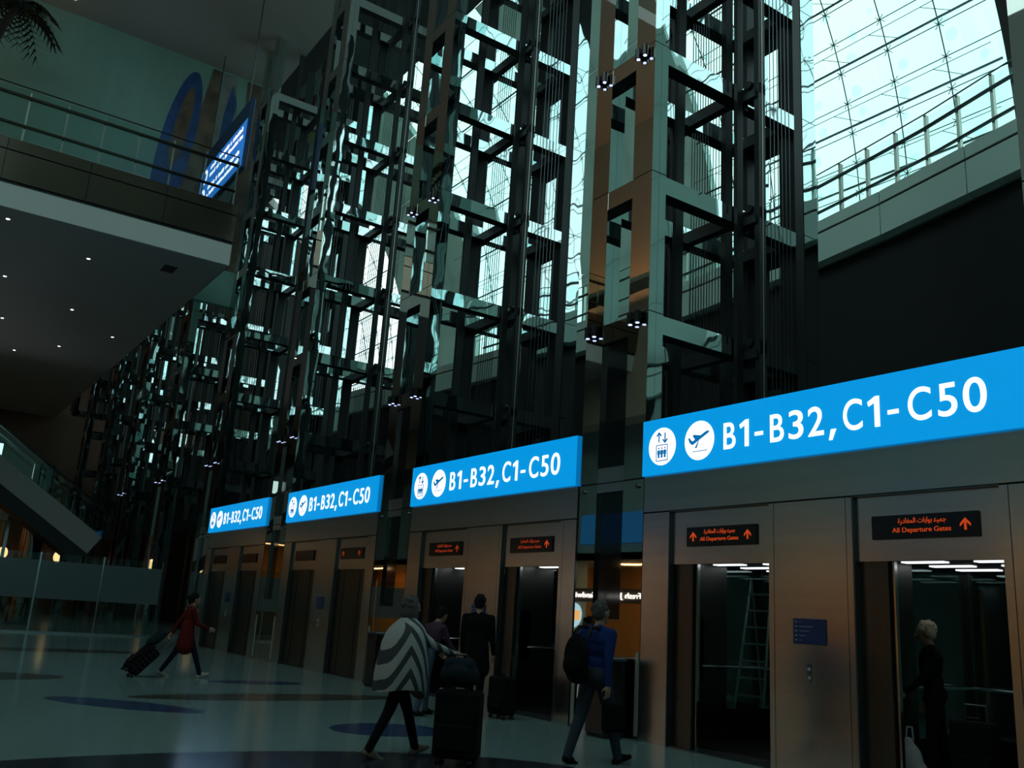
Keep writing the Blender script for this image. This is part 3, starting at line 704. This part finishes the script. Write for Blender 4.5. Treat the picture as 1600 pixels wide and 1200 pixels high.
def pictogram_plane(par, cx, cz, y):
    b = MB(); n = (0, -1, 0)
    P = lambda pts: b.poly([(cx + a, y, cz + c) for a, c in pts], n, .004)
    P([(-.17, -.02), (-.12, -.055), (.17, .085), (.185, .105), (.16, .115), (.12, .108), (-.10, .005)])
    P([(-.06, .005), (-.12, .075), (-.085, .085), (.05, .06)]); P([(-.02, -.015), (.0, -.0), (-.04, -.10), (-.075, -.10)])
    P([(-.17, -.02), (-.20, .045), (-.175, .05), (-.12, -.005)])
    P([(-.12, -.15), (.15, -.15), (.15, -.14), (-.12, -.14)])
    b.build('plane_pictogram', 'icon_blue', par)

PORT = [(.52, 2.22), (3.37, 5.01)]
OPEN = {1: True, 2: True, 3: False, 4: False}
nd = 0
for k in range(1, 5):
    x0 = XR - PIT * (k - 1)
    wf = empty('wall_lift_front', (x0, D, 0)); tag(wf, f'brushed steel lift front below the {SIZE[k]} blue sign', kind='structure')
    P = lambda nm, a, c, z0, z1, y0=0., y1=.10, m='steel': MB().box(a, c, y0, y1, z0, z1).build(nm, m, wf)
    P('header_panel', .012, BW - .01, 3.02, 3.515)
    P('side_panel', .012, .52, 0, 3.0); P('centre_panel', 2.30, 3.29, 0, 3.0); P('side_panel', 5.10, BW - .012, 0, 3.0)
    P('jamb_panel', 2.22, 2.292, 0, 3.0); P('jamb_panel', 3.298, 3.37, 0, 3.0); P('jamb_panel', 5.01, 5.092, 0, 3.0)
    P('backing', .01, BW - .01, 3.0, 4.31, .10, .22, 'dark')
    for i, (a, c) in enumerate(PORT):
        P('transom_panel', a + .02, c - .004, 2.30, 2.99, .05, .09)
        P('reveal', a, a + .018, 0, 3.0, .0, .09, 'rail'); P('head_reveal', a, c, 2.994, 3.012, .0, .05, 'bronze')
        P('threshold', a, c, 0, .012, .02, .42, 'rail')
        # the sliding leaves
        nd += 1
        dr = empty('door_%d' % nd, (x0 + a, D + .03, 0)); tag(dr, f'{"open" if OPEN[k] else "closed"} lift door, {"left" if i == 0 else "right"} of the pair below the {SIZE[k]} blue sign', kind='structure')
        wd = c - a
        if OPEN[k]:
            MB().box(.02, .36, .06, .10, .012, 2.31).build('door_leaf', 'steel_door', dr); MB().box(.02, .40, .11, .15, .012, 2.31).build('door_leaf', 'steel_door', dr)
            MB().box(.385, .41, .105, .155, .012, 2.31).build('leaf_edge', 'chrome', dr)
        else:
            for j in range(4): MB().box(wd * j / 4 + .004, wd * (j + 1) / 4 - .004, .06 + .01 * (j % 2), .10, .012, 2.31).build('door_leaf', 'steel_door', dr)
    # the lit sign
    s_ = empty('gate_sign', (x0, D, 3.52)); tag(s_, f'{SIZE[k]} lit blue sign reading B1-B32, C1-C50', 'sign', 'lit gate signs')
    MB().box(.014, BW - .014, -.05, .09, 0, .79, 0, {2: 1}).build('light_box', ['icon_blue', 'sign_blue'], s_)
    disc(.41, .39, .265, -.05, 'sign_white', 'icon_disc', s_); disc(1.115, .39, .265, -.05, 'sign_white', 'icon_disc', s_)
    pictogram_lift(s_, .41, .39, -.056); pictogram_plane(s_, 1.115, .39, -.056)
    for g_ in TXT: ob('letter', g_, s_, (0, -.052, .215))
    # LED displays above the doors
    for i, (a, c) in enumerate(PORT):
        xa = (a + c) / 2 + (.05 if i == 0 else .0)
        d = empty('led_display', (x0 + xa, D + .049, 2.65)); tag(d, f'black LED display above the {"left" if i == 0 else "right"} lift door below the {SIZE[k]} blue sign', 'display', 'LED displays over the lift doors')
        MB().bbox(-.59, .59, -.03, 0, -.125, .125, .006).build('screen', 'black', d)
        if k <= 2:
            dim = (k == 2)
            ob('arabic_text', ARd if dim else ARb, d, (-.27, -.034, .018)); ob('latin_text', ENd if dim else ENb, d, (-.34, -.034, -.075))
            ob('arrow', AWd if (dim and i == 0) else AWb, d, (.46, -.034, 0))
            if k == 1 and i == 0: ob('arrow', AWb, d, (-.46, -.034, 0))
        if k == 3 and i == 1:
            for q in (-.42, .42): ob('arrow', AWd, d, (q, -.034, 0))
    # blue information plate on the centre panel
    pl = empty('notice_plate', (x0 + 2.57, D, 1.39)); tag(pl, f'small blue notice plate between the doors below the {SIZE[k]} blue sign', 'plate', 'blue notice plates')
    MB().bbox(0, .44, -.018, 0, 0, .28, .006).build('plate', 'plate_blue', pl)
    for j in range(5):
        MB().box(.03, .03 + .03, -.021, -.018, .235 - .05 * j, .25 - .05 * j).build('print_mark', 'plate_text', pl)
        MB().box(.09, .12 + .05 * ((j * 3) % 4), -.021, -.018, .24 - .05 * j, .247 - .05 * j).build('print_mark', 'plate_text', pl)
    cb = empty('call_button', (x0 + 2.78, D, 1.08)); tag(cb, f'steel lift call button plate between the doors below the {SIZE[k]} blue sign', 'button plate', 'lift call buttons')
    MB().bbox(-.05, .05, -.012, 0, -.11, .11, .004).build('plate', 'chrome', cb)
    for q in (-.045, .045): MB().tube((0, -.02, q), (0, -.012, q), .018, 12).build('button', 'post_pale', cb)
# ------------------------------------------------------------------ glass lift cars behind the open doors
def car(k, i):
    a, c = PORT[i]; x0 = XR - PIT * (k - 1) + a - .12; wd = c - a + .24; y0 = D + .42; dp = 2.0
    t = empty('lift_car', (x0, y0, 0)); tag(t, f'glass lift car behind the {"left" if i == 0 else "right"} open door below the {SIZE[k]} blue sign', 'lift', 'glass lift cars')
    MB().box(0, wd, 0, dp, -.0, .03).build('floor_plate', 'steel_door', t)
    MB().box(0, wd, 0, dp, 2.36, 2.5).build('ceiling_panel', 'dark', t)
    for (x, y) in ((0, dp - .07), (wd - .07, dp - .07), (0, 0), (wd - .07, 0)): MB().box(x, x + .07, y, y + .07, .03, 2.36).build('corner_post', 'steel_door', t)
    MB().box(.07, wd - .07, dp - .03, dp - .015, .45, 2.36).build('glass_pane', 'carglass', t); MB().box(.0, .012, .80, dp - .07, .45, 2.36).build('glass_pane', 'carglass', t); MB().box(.0, .05, .07, .79, .45, 2.36).build('side_panel', 'steel_door', t); MB().box(wd - .012, wd, .07, dp - .07, .45, 2.36).build('glass_pane', 'carglass', t)
    for q in ((.07, wd - .07, dp - .05, dp - .01), (0, .03, .07, dp - .07), (wd - .03, wd, .07, dp - .07)): MB().box(*q, .03, .45).build('kick_panel', 'steel_door', t)
    MB().path([(.10, .25, 1.0), (.10, dp - .12, 1.0), (wd - .10, dp - .12, 1.0), (wd - .10, .25, 1.0)], .02, 8).build('handrail', 'chrome', t, smooth=True)
    for x in (.10, wd / 2, wd - .10): MB().tube((x, dp - .12, 1.0), (x, dp - .03, 1.0), .012, 6).build('rail_bracket', 'chrome', t)
    for j in range(3):
        for q in range(2): MB().box(.2 + q * (wd / 2 - .1), .2 + q * (wd / 2 - .1) + .5, .35 + .55 * j, .47 + .55 * j, 2.345, 2.36).build('ceiling_light', 'carlight', t)
    MB().box(.02, .05, .12, .34, .8, 1.6).build('button_panel', 'chrome', t)
for k in (1, 2):
    for i in (0, 1): car(k, i)
st = empty('notice_sticker', (-7.95, 11.10, 1.35)); tag(st, 'yellow and blue notice stuck inside the left open lift', 'sticker')
MB().box(0, .16, -.006, 0, .22, .42).build('yellow_half', 'sticker_y', st); MB().box(0, .16, -.006, 0, 0, .22).build('blue_half', 'sticker_b', st)
# A-frame ladder standing in the shaft behind the left lift car
ld = empty('step_ladder', (-10.25, 12.0, 0)); ld.rotation_euler = (0, 0, .25); tag(ld, 'aluminium A-frame ladder seen through the left open lift', 'ladder')
for q in (-.25, .25):
    MB().tube((q, -.55, 0), (q * .7, 0, 2.35), .025, 8).build('rail', 'post_pale', ld); MB().tube((q, .55, 0), (q * .7, 0, 2.35), .02, 8).build('rear_leg', 'post_pale', ld)
for j in range(8):
    f_ = (j + 1) / 9; MB().box(-.24 + .06 * f_, .24 - .06 * f_, -.55 + .55 * f_ - .04, -.55 + .55 * f_ + .04, 2.35 * f_ - .015, 2.35 * f_ + .015).build('step', 'post_pale', ld)
MB().box(-.2, .2, -.08, .08, 2.33, 2.38).build('top_cap', 'chrome', ld)
# waist-high bins beside the pillars
for k in (1, 2):
    t = empty('waste_bin', (XR - PIT * (k - 1) - .38, D - .25, 0)); tag(t, f'dark waist-high bin against the pillar left of the {SIZE[k]} blue sign', 'bin', 'bins by the pillars')
    MB().bbox(-.2, .2, -.18, .18, .04, .98, .015).build('body', 'black', t); MB().bbox(-.21, .21, -.19, .19, .98, 1.03, .01).build('lid', 'rail', t)
    MB().bbox(-.18, .18, -.16, .16, 0, .04, .008).build('plinth', 'dark', t); MB().box(-.14, .14, -.186, -.18, .74, .90).build('slot', 'dark', t)

# ================================================================== PEOPLE
def cloth(name, col, rough=.85): 
    M[name] = mat(name, col, 1.0, spec=.12); return name
for n_, c_ in dict(red_coat=(.10, .012, .010), navy=(.010, .014, .030), jeans=(.05, .075, .11), blackcloth=(.006, .006, .007), blueshirt=(.012, .030, .13), greytrousers=(.035, .045, .06), mauve=(.07, .035, .055),
                   shoe_pale=(.42, .40, .30), shoe_dark=(.012, .011, .010), sandal=(.16, .12, .09), hair_grey=(.085, .08, .075), hair_dark=(.012, .010, .010), hair_white=(.62, .52, .36), bag_white=(.55, .55, .55), tealbag=(.012, .02, .025)).items(): cloth(n_, c_)
def stripes():
    m = mat('striped knit', (.5, .5, .48), .9); t = m.node_tree; b = t.nodes['Principled BSDF']
    tc = t.nodes.new('ShaderNodeTexCoord'); sp = t.nodes.new('ShaderNodeSeparateXYZ'); ab = t.nodes.new('ShaderNodeMath'); ab.operation = 'ABSOLUTE'
    off = t.nodes.new('ShaderNodeMath'); off.operation = 'ADD'; off.inputs[1].default_value = .05
    mu_ = t.nodes.new('ShaderNodeMath'); mu_.operation = 'MULTIPLY'; mu_.inputs[1].default_value = 1.9
    ad = t.nodes.new('ShaderNodeMath'); ad.operation = 'ADD'; sc_ = t.nodes.new('ShaderNodeMath'); sc_.operation = 'MULTIPLY'; sc_.inputs[1].default_value = 4.4
    fr = t.nodes.new('ShaderNodeMath'); fr.operation = 'FRACT'; r = t.nodes.new('ShaderNodeValToRGB'); r.color_ramp.interpolation = 'CONSTANT'
    r.color_ramp.elements[0].color = (.33, .34, .325, 1); r.color_ramp.elements[1].position = .55; r.color_ramp.elements[1].color = (.035, .042, .05, 1)
    L = t.links.new
    L(tc.outputs['Object'], sp.inputs[0]); L(sp.outputs['Y'], off.inputs[0]); L(off.outputs[0], ab.inputs[0]); L(ab.outputs[0], mu_.inputs[0]); L(mu_.outputs[0], ad.inputs[0]); L(sp.outputs['Z'], ad.inputs[1])
    L(ad.outputs[0], sc_.inputs[0]); L(sc_.outputs[0], fr.inputs[0]); L(fr.outputs[0], r.inputs[0]); L(r.outputs['Color'], b.inputs['Base Color'])
    return m
M['stripes'] = stripes()
def blob(name, prims, parent, voxel=.009, smooth=4):
    """prims: ('c', p, q, r1, r2, mat) round cones or ('e', centre, radii, mat[, rot]); fused into one continuous surface"""
    b = MB()
    for p in prims:
        if p[0] == 'c':
            b.tube(p[1], p[2], p[3], 14, p[4]); b.ell(p[1], (p[3],) * 3, 14, 8); b.ell(p[2], (p[4],) * 3, 14, 8)
        else: b.ell(p[1], p[2], 18, 12, rot=p[4] if len(p) > 4 else None)
    me = b.mesh(name, 'skin'); o = bpy.data.objects.new(name, me); COL.objects.link(o)
    md = o.modifiers.new('r', 'REMESH'); md.mode = 'VOXEL'; md.voxel_size = voxel; md.use_smooth_shade = True
    ms = o.modifiers.new('s', 'SMOOTH'); ms.factor = .5; ms.iterations = smooth
    dg = bpy.context.evaluated_depsgraph_get(); dg.update()
    nm = bpy.data.meshes.new_from_object(o.evaluated_get(dg)); bpy.data.objects.remove(o); bpy.data.meshes.remove(me)
    nm.name = name; nm.materials.clear(); names = []
    for p in prims:
        mm = p[5] if p[0] == 'c' else p[3]
        if mm not in names: names.append(mm); nm.materials.append(M[mm])
    data = []
    for p in prims:
        if p[0] == 'c': A = Vector(p[1]); B_ = Vector(p[2]); data.append((0, A, B_ - A, max(1e-9, (B_ - A).length_squared), p[3], p[4], names.index(p[5])))
        else: data.append((1, Vector(p[1]), p[4].inverted() if len(p) > 4 else None, Vector(p[2]), min(p[2]), 0, names.index(p[3])))
    if len(names) > 1:
        idx = []
        for f_ in nm.polygons:
            c = f_.center; best = 9; bi = 0
            for d in data:
                if d[0] == 0:
                    v = c - d[1]; t = max(0., min(1., v.dot(d[2]) / d[3])); ds_ = (v - d[2] * t).length - (d[4] + (d[5] - d[4]) * t)
                else:
                    v = c - d[1]
                    if d[2] is not None: v = d[2] @ v
                    q = Vector((v.x / d[3].x, v.y / d[3].y, v.z / d[3].z)); ds_ = (q.length - 1) * d[4]
                if ds_ < best: best = ds_; bi = d[6]
            idx.append(bi)
        nm.polygons.foreach_set('material_index', idx)
    nm.polygons.foreach_set('use_smooth', [True] * len(nm.polygons)); nm.update()
    return ob(name, nm, parent)
def hand(prims, wrist, d, side, m='skin', curl=.7):
    d = Vector(d).normalized(); pal = Vector((side, 0, 0)); pal = (pal - d * pal.dot(d)).normalized(); ac = d.cross(pal).normalized()
    w_ = Vector(wrist); c = w_ + d * .05
    prims.append(('e', tuple(c), (.022, .042, .05), m, Matrix((pal, ac, d)).transposed()))
    inn = -pal
    for j, ln in enumerate((.068, .078, .073, .058)):
        base = w_ + d * .088 + ac * (.031 - .0205 * j); d1 = (d + inn * curl * .5).normalized(); d2 = (d + inn * curl * 1.6).normalized(); d3 = (d * .3 + inn * curl * 1.6).normalized()
        p1 = base + d1 * ln * .45; p2 = p1 + d2 * ln * .33; p3 = p2 + d3 * ln * .25
        for a, q, r1, r2 in ((base - d * .02, p1, .0095, .009), (p1, p2, .009, .008), (p2, p3, .008, .007)): prims.append(('c', tuple(a), tuple(q), r1, r2, m))
    tb = w_ + d * .03 + ac * .038; t1 = tb + (d * .6 + ac * .7 + inn * .4).normalized() * .035; t2 = t1 + (d * .9 + ac * .1 + inn * .5).normalized() * .03
    prims.append(('c', tuple(tb - ac * .012), tuple(t1), .013, .0105, m)); prims.append(('c', tuple(t1), tuple(t2), .0105, .008, m))
def person(name, label, loc, rz, h, legs, arms, lean=0., top='blackcloth', bottom='blackcloth', shoe='shoe_dark', hair='hair_dark', hairtype='short', head_yaw=0., head_pitch=0., wide=1., coat=None, sleeve=None, female=False, group=None):
    """local axes: x right, y forward, z up.  legs: two (hip angle, knee bend); arms: two (forward, outward, elbow)"""
    s = h / 1.70; r = empty(name, loc, rz); tag(r, label, 'person', group)
    sleeve = sleeve or top
    pr = []; hip0 = []
    ths, shs = .42 * s, .41 * s
    low = 0; feet = []
    for sd, (a, kb) in zip((-1, 1), legs):
        hp = Vector((sd * .092 * s, 0, 0)); kn = hp + ths * Vector((0, math.sin(a), -math.cos(a))); an = kn + shs * Vector((0, math.sin(a - kb), -math.cos(a - kb)))
        feet.append((hp, kn, an, a - kb)); low = min(low, an.z - .075 * s)
    base = -low
    P = lambda v: tuple(Vector(v) + Vector((0, 0, base)))
    for sd, (hp, kn, an, sa) in zip((-1, 1), feet):
        pr.append(('c', P(hp), P(kn), .083 * s * wide, .056 * s * wide, bottom)); pr.append(('c', P(kn), P(an), .055 * s * wide, .042 * s * wide, bottom))
        fd = Vector((sd * .12, math.cos(sa * .75), math.sin(sa * .75))); toe = an + fd * .17 * s + Vector((0, 0, -.045 * s)); heel = an - fd * .035 * s + Vector((0, 0, -.042 * s))
        pr.append(('c', P(heel), P(toe), .036 * s, .028 * s, shoe)); pr.append(('c', P(an), P(an + fd * .09 * s + Vector((0, 0, -.03 * s))), .036 * s, .034 * s, shoe))
    T = Matrix.Rotation(-lean, 3, 'X')
    def B(x, y, z): return P(T @ Vector((x * s, y * s, z * s)))
    wd = .92 if female else 1.0
    pr.append(('e', B(0, -.01, .02), (.165 * s * wide, .115 * s * wide, .13 * s), bottom)); pr.append(('e', B(0, 0, .14), (.145 * s * wide, .10 * s * wide, .14 * s), top))
    pr.append(('e', B(0, .005, .33), (.172 * s * wide * wd, .115 * s * wide, .20 * s), top)); pr.extend(('c', B(q * .03, -.015, .495), B(q * .165 * wd, -.01, .448), .052 * s, .058 * s, top) for q in (-1, 1))
    pr.append(('e', B(0, -.02, .385), (.18 * s * wd * wide, .10 * s * wide, .115 * s), top))
    if coat:
        for q in (-.05, 0, .05): pr.append(('c', B(q, -.01, .18), B(q * 1.3, -.01, -.26), .115 * s, .155 * s, coat))
    pr.append(('c', B(0, -.01, .48), B(0, .01, .58), .055 * s, .052 * s, 'skin'))
    HR = T @ Matrix.Rotation(head_yaw, 3, 'Z') @ Matrix.Rotation(head_pitch, 3, 'X'); hc = Vector(B(0, .025, .675))
    Hh = lambda x, y, z: tuple(hc + HR @ Vector((x * s, y * s, z * s)))
    pr.append(('e', tuple(hc), (.076 * s, .095 * s, .105 * s), 'skin', HR)); pr.append(('e', Hh(0, .025, -.055), (.056 * s, .062 * s, .062 * s), 'skin', HR))
    pr.append(('c', Hh(0, .088, .005), Hh(0, .112, -.028), .010 * s, .014 * s, 'skin')); pr.append(('e', Hh(0, .085, -.062), (.024 * s, .012 * s, .008 * s), 'skin', HR)); pr.append(('e', Hh(0, .075, -.095), (.022 * s, .02 * s, .018 * s), 'skin', HR))
    for q in (-1, 1):
        pr.append(('e', Hh(q * .078, -.005, -.012), (.012 * s, .022 * s, .034 * s), 'skin', HR)); pr.append(('e', Hh(q * .032, .083, .008), (.013 * s, .010 * s, .008 * s), 'eye', HR)); pr.append(('e', Hh(q * .032, .085, .026), (.018 * s, .008 * s, .006 * s), 'skin', HR))
    for sd, (fa, oa, el) in zip((-1, 1), arms):
        sh = Vector(B(sd * .19 * wd, -.01, .45)); ud = Vector((sd * math.sin(oa), math.sin(fa) * math.cos(oa), -math.cos(fa) * math.cos(oa))); eb = sh + ud * .275 * s
        fd = Vector((sd * math.sin(oa) * .6, math.sin(fa + el), -math.cos(fa + el))).normalized(); wr = eb + fd * .245 * s
        pr.append(('c', tuple(sh), tuple(eb), .056 * s * wide, .043 * s * wide, sleeve)); pr.append(('c', tuple(eb), tuple(wr), .043 * s * wide, .031 * s, sleeve))
        pr.append(('c', tuple(wr - fd * .02), tuple(wr + fd * .02), .027 * s, .026 * s, 'skin')); hand(pr, wr, fd, sd)
    blob('body', pr, r, .0085)
    # hair
    hp = [('e', Hh(0, -.018, .028), (.084 * s, .098 * s, .092 * s), hair, HR), ('e', Hh(0, -.045, -.01), (.080 * s, .066 * s, .085 * s), hair, HR)]
    if hairtype == 'bob':
        hp += [('e', Hh(0, -.045, -.055), (.090 * s, .070 * s, .10 * s), hair, HR)]
        for q in (-1, 1): hp.append(('e', Hh(q * .072, .005, -.04), (.022 * s, .052 * s, .095 * s), hair, HR))
    if hairtype == 'bun': hp += [('e', Hh(0, -.125, .02), (.055 * s, .05 * s, .05 * s), hair, HR), ('e', Hh(0, -.10, -.05), (.06 * s, .045 * s, .06 * s), hair, HR)]
    for i in range(34):      # uneven tufts
        u_, v_ = R.uniform(-PI, PI), R.uniform(-.35, 1.2)
        if math.sin(u_) > .55 and v_ < .75: continue
        hp.append(('e', Hh(.078 * math.cos(u_) * math.cos(v_), -.02 + .092 * math.sin(u_) * math.cos(v_), .028 + .088 * math.sin(v_)), (.020 * s, .020 * s, .024 * s), hair))
    blob('hair', hp, r, .008, 2)
    return r, s, base, B
# woman in the striped poncho
pw, s, base, B = person('person', 'grey-haired person in striped poncho striding with dark trousers and sandals', (-8.98, 4.80, 0), 0, 1.70, ((.42, .10), (-.36, .12)), ((.55, .18, .25), (.95, .25, .30)), .06, 'stripes', 'blackcloth', 'sandal', 'hair_grey', 'bob', female=True, wide=1.06)
def poncho(par, s, base):
    b = MB(); rings = []; n = 36
    prof = [(.58, .060, .060), (.55, .095, .085), (.50, .20, .12), (.46, .265, .15), (.40, .30, .19), (.30, .315, .225), (.18, .325, .245), (.05, .33, .26), (-.07, .325, .265), (-.16, .315, .26)]
    for j, (z, rx, ry) in enumerate(prof):
        ring = []
        for i in range(n):
            t = 2 * PI * i / n; f_ = j / (len(prof) - 1); fold = 1 + .05 * f_ * math.sin(6 * t + 1)
            hem = -.12 * max(0, f_ - .55) / .45 * (abs(math.sin(t)) ** 3) * (1.0 if math.sin(t) > 0 else .4)
            ring.append((rx * s * fold * math.cos(t), (ry * fold * math.sin(t) + .01 + .06 * z) * s, base + (z + hem) * s))
        rings.append(ring)
    vs = [v for r_ in rings for v in r_] + [(v[0] * .96, v[1] * .96, v[2] + .005) for v in rings[-1]]
    fs = []
    for j in range(len(prof)):
        for i in range(n): fs.append((j * n + i, j * n + (i + 1) % n, (j + 1) * n + (i + 1) % n, (j + 1) * n + i))
    b.add(vs, [f_[::-1] for f_ in fs]); b.build('poncho', 'stripes', par, smooth=True)
poncho(pw, s, base)
# person in a red coat, trailing a suitcase
person('person', 'person in a long dark red coat walking and pulling a suitcase', (-18.33, 5.15, 0), 0, 1.62, ((-.42, .15), (.42, .05)), ((-.55, .12, .10), (.35, .12, .9)), .05, 'red_coat', 'navy', 'shoe_pale', 'hair_dark', 'bun', coat='red_coat', female=True, wide=1.05)
# bent person half hidden behind the poncho
person('person', 'stooping person in a mauve top and jeans behind the striped poncho', (-12.42, 7.05, 0), .2, 1.64, ((.35, .35), (-.15, .2)), ((.45, .08, .5), (.45, .08, .5)), .36, 'mauve', 'jeans', 'shoe_dark', 'hair_dark', 'short')
# man in black facing the lift
person('person', 'person in a long black coat standing before the middle lift doors', (-12.55, 8.02, 0), .80, 1.80, ((.06, .04), (-.05, .03)), ((.05, .12, .30), (.05, .12, .30)), .03, 'blackcloth', 'blackcloth', 'shoe_dark', 'hair_dark', 'short', coat='blackcloth', wide=1.16)
# man in blue with a backpack
pb, s2, base2, B2 = person('person', 'grey-haired person in a blue shirt and pale jeans walking to the lifts with a backpack', (-8.12, 6.78, 0), .12, 1.77, ((-.30, .12), (.36, .06)), ((.05, .14, .25), (-.25, .12, .2)), .03, 'blueshirt', 'greytrousers', 'shoe_dark', 'hair_grey', 'short', wide=1.16)
bp = empty('backpack', (-8.12, 6.56, 1.10), .12); tag(bp, 'black backpack hanging behind the person in blue', 'backpack')
b_ = blob('bag', [('e', (0, -.08, 0), (.17, .10, .25), 'blackcloth'), ('e', (0, -.14, -.08), (.13, .07, .13), 'blackcloth'), ('e', (0, -.05, -.16), (.16, .10, .12), 'blackcloth')], bp, .014)
for q in (-.1, .1): MB().path([(q, -.02, .2), (q, .04, .32), (q, .19, .33)], .02, 6).build('strap', 'black', bp)
MB().path([(-.04, -.1, .24), (0, -.1, .30), (.04, -.1, .24)], .010, 6).build('grab_loop', 'black', bp)
hb = empty('shoulder_bag', (-8.0, 6.95, .34), .2); tag(hb, 'dark bag hanging at the right hand of the person in blue', 'bag')
MB().bbox(-.06, .06, -.17, .17, 0, .30, .03).build('body', 'blackcloth', hb); MB().path([(0, -.12, .30), (0, -.06, .42), (0, .06, .42), (0, .12, .30)], .010, 6).build('handle', 'black', hb)
# white-haired man in the right lift
person('person', 'white-haired person in black standing inside the right open lift', (-5.95, 9.75, .03), 2.1, 1.70, ((.10, .10), (-.12, .08)), ((.30, .12, .55), (.05, .12, .25)), .05, 'blackcloth', 'blackcloth', 'shoe_dark', 'hair_white', 'short', wide=1.08, head_pitch=-.1)
wb = empty('carrier_bag', (-6.18, 9.62, .03)); tag(wb, 'crumpled white carrier bag beside the white-haired person', 'bag')
blob('bag', [('e', (0, 0, .20), (.14, .09, .20), 'bag_white'), ('e', (.03, .02, .12), (.15, .10, .12), 'bag_white'), ('e', (-.02, 0, .36), (.07, .05, .10), 'bag_white')], wb, .016, 1)
MB().path([(-.05, 0, .42), (-.03, 0, .56), (.03, 0, .56), (.04, 0, .42)], .010, 6).build('handle', 'bag_white', wb)

# ------------------------------------------------------------------ luggage
def suitcase(name, label, loc, rot, w_, d_, h_, m, group=None, handle=.45, dots=False):
    t = empty(name, loc); t.rotation_euler = rot; tag(t, label, 'suitcase', group)
    MB().bbox(-w_ / 2, w_ / 2, -d_ / 2, d_ / 2, .06, h_, .035).build('shell', m, t)
    MB().bbox(-w_ / 2 + .04, w_ / 2 - .04, -d_ / 2 - .03, -d_ / 2 + .01, .14, h_ * .55, .02).build('front_pocket', m, t)
    MB().bbox(-w_ / 2 - .004, w_ / 2 + .004, -.012, .012, .06, h_ + .004, .008).build('zip_band', 'black', t)
    for q in (-1, 1):
        for p in (-1, 1):
            wh = MB().tube((q * (w_ / 2 - .06) - .018, p * (d_ / 2 - .05), .03), (q * (w_ / 2 - .06) + .018, p * (d_ / 2 - .05), .03), .03, 14).build('wheel', 'black', t, smooth=True)
            MB().box(q * (w_ / 2 - .06) - .02, q * (w_ / 2 - .06) + .02, p * (d_ / 2 - .05) - .015, p * (d_ / 2 - .05) + .015, .03, .07).build('fork', 'rail', wh)
    yb_ = d_ / 2 - .03
    MB().path([(-.10, yb_, h_), (-.10, yb_, h_ + handle), (.10, yb_, h_ + handle), (.10, yb_, h_)], .010, 6).build('pull_handle', 'rail', t)
    MB().path([(-.08, -.02, h_), (-.06, -.02, h_ + .035), (.06, -.02, h_ + .035), (.08, -.02, h_)], .012, 6).build('carry_handle', 'black', t)
    if dots:
        for i in range(6):
            for j in range(3):
                MB().box(-w_ / 2 + .06 + .11 * j, -w_ / 2 + .13 + .11 * j, -d_ / 2 - .034, -d_ / 2 - .03, .16 + .05 * i, .175 + .05 * i).build('print_mark', 'mauve', t)
                MB().box(w_ / 2 - .001, w_ / 2 + .003, -d_ / 2 + .04 + .07 * j, -d_ / 2 + .09 + .07 * j, .14 + .08 * i, .155 + .08 * i).build('print_mark', 'mauve', t)
    return t
suitcase('suitcase', 'large black suitcase pushed by the person in the striped poncho', (-8.42, 5.22, 0), (0, 0, .75), .46, .28, .72, 'blackcloth', handle=.26)
tb = empty('travel_bag', (-8.42, 5.20, .76), .75); tag(tb, 'soft dark teal bag resting on top of the large black suitcase', 'bag')
blob('bag', [('c', (-.11, 0, .105), (.11, 0, .105), .105, .105, 'tealbag'), ('c', (-.10, 0, .20), (.09, 0, .20), .085, .08, 'tealbag'), ('e', (0, -.07, .12), (.12, .07, .09), 'tealbag')], tb, .014, 2)
MB().path([(-.12, 0, .2), (-.06, 0, .31), (.06, 0, .31), (.12, 0, .2)], .011, 6).build('handle', 'black', tb)
suitcase('suitcase', 'patterned dark suitcase tilted and trailed by the person in red', (-18.22, 4.12, .055), (-.76, 0, 0), .42, .26, .62, 'blackcloth', handle=.42, dots=True)
gb = empty('garment_bag', (-18.22, 4.58, .555)); gb.rotation_euler = (-.76, 0, 0); tag(gb, 'small grey bag strapped on the tilted suitcase handle', 'bag')
blob('bag', [('e', (0, -.10, .10), (.16, .09, .20), 'tealbag'), ('e', (0, -.12, .0), (.15, .08, .12), 'tealbag')], gb, .016, 1)
MB().path([(-.08, -.05, .24), (0, -.02, .34), (.08, -.05, .24)], .012, 6).build('strap', 'black', gb)
suitcase('suitcase', 'black suitcase standing inside the right open lift', (-5.45, 9.62, .03), (0, 0, .3), .44, .27, .70, 'blackcloth', handle=.16)
suitcase('suitcase', 'black suitcase beside the person in the black coat', (-11.95, 8.15, 0), (0, 0, .1), .42, .26, .60, 'blackcloth', handle=.30)
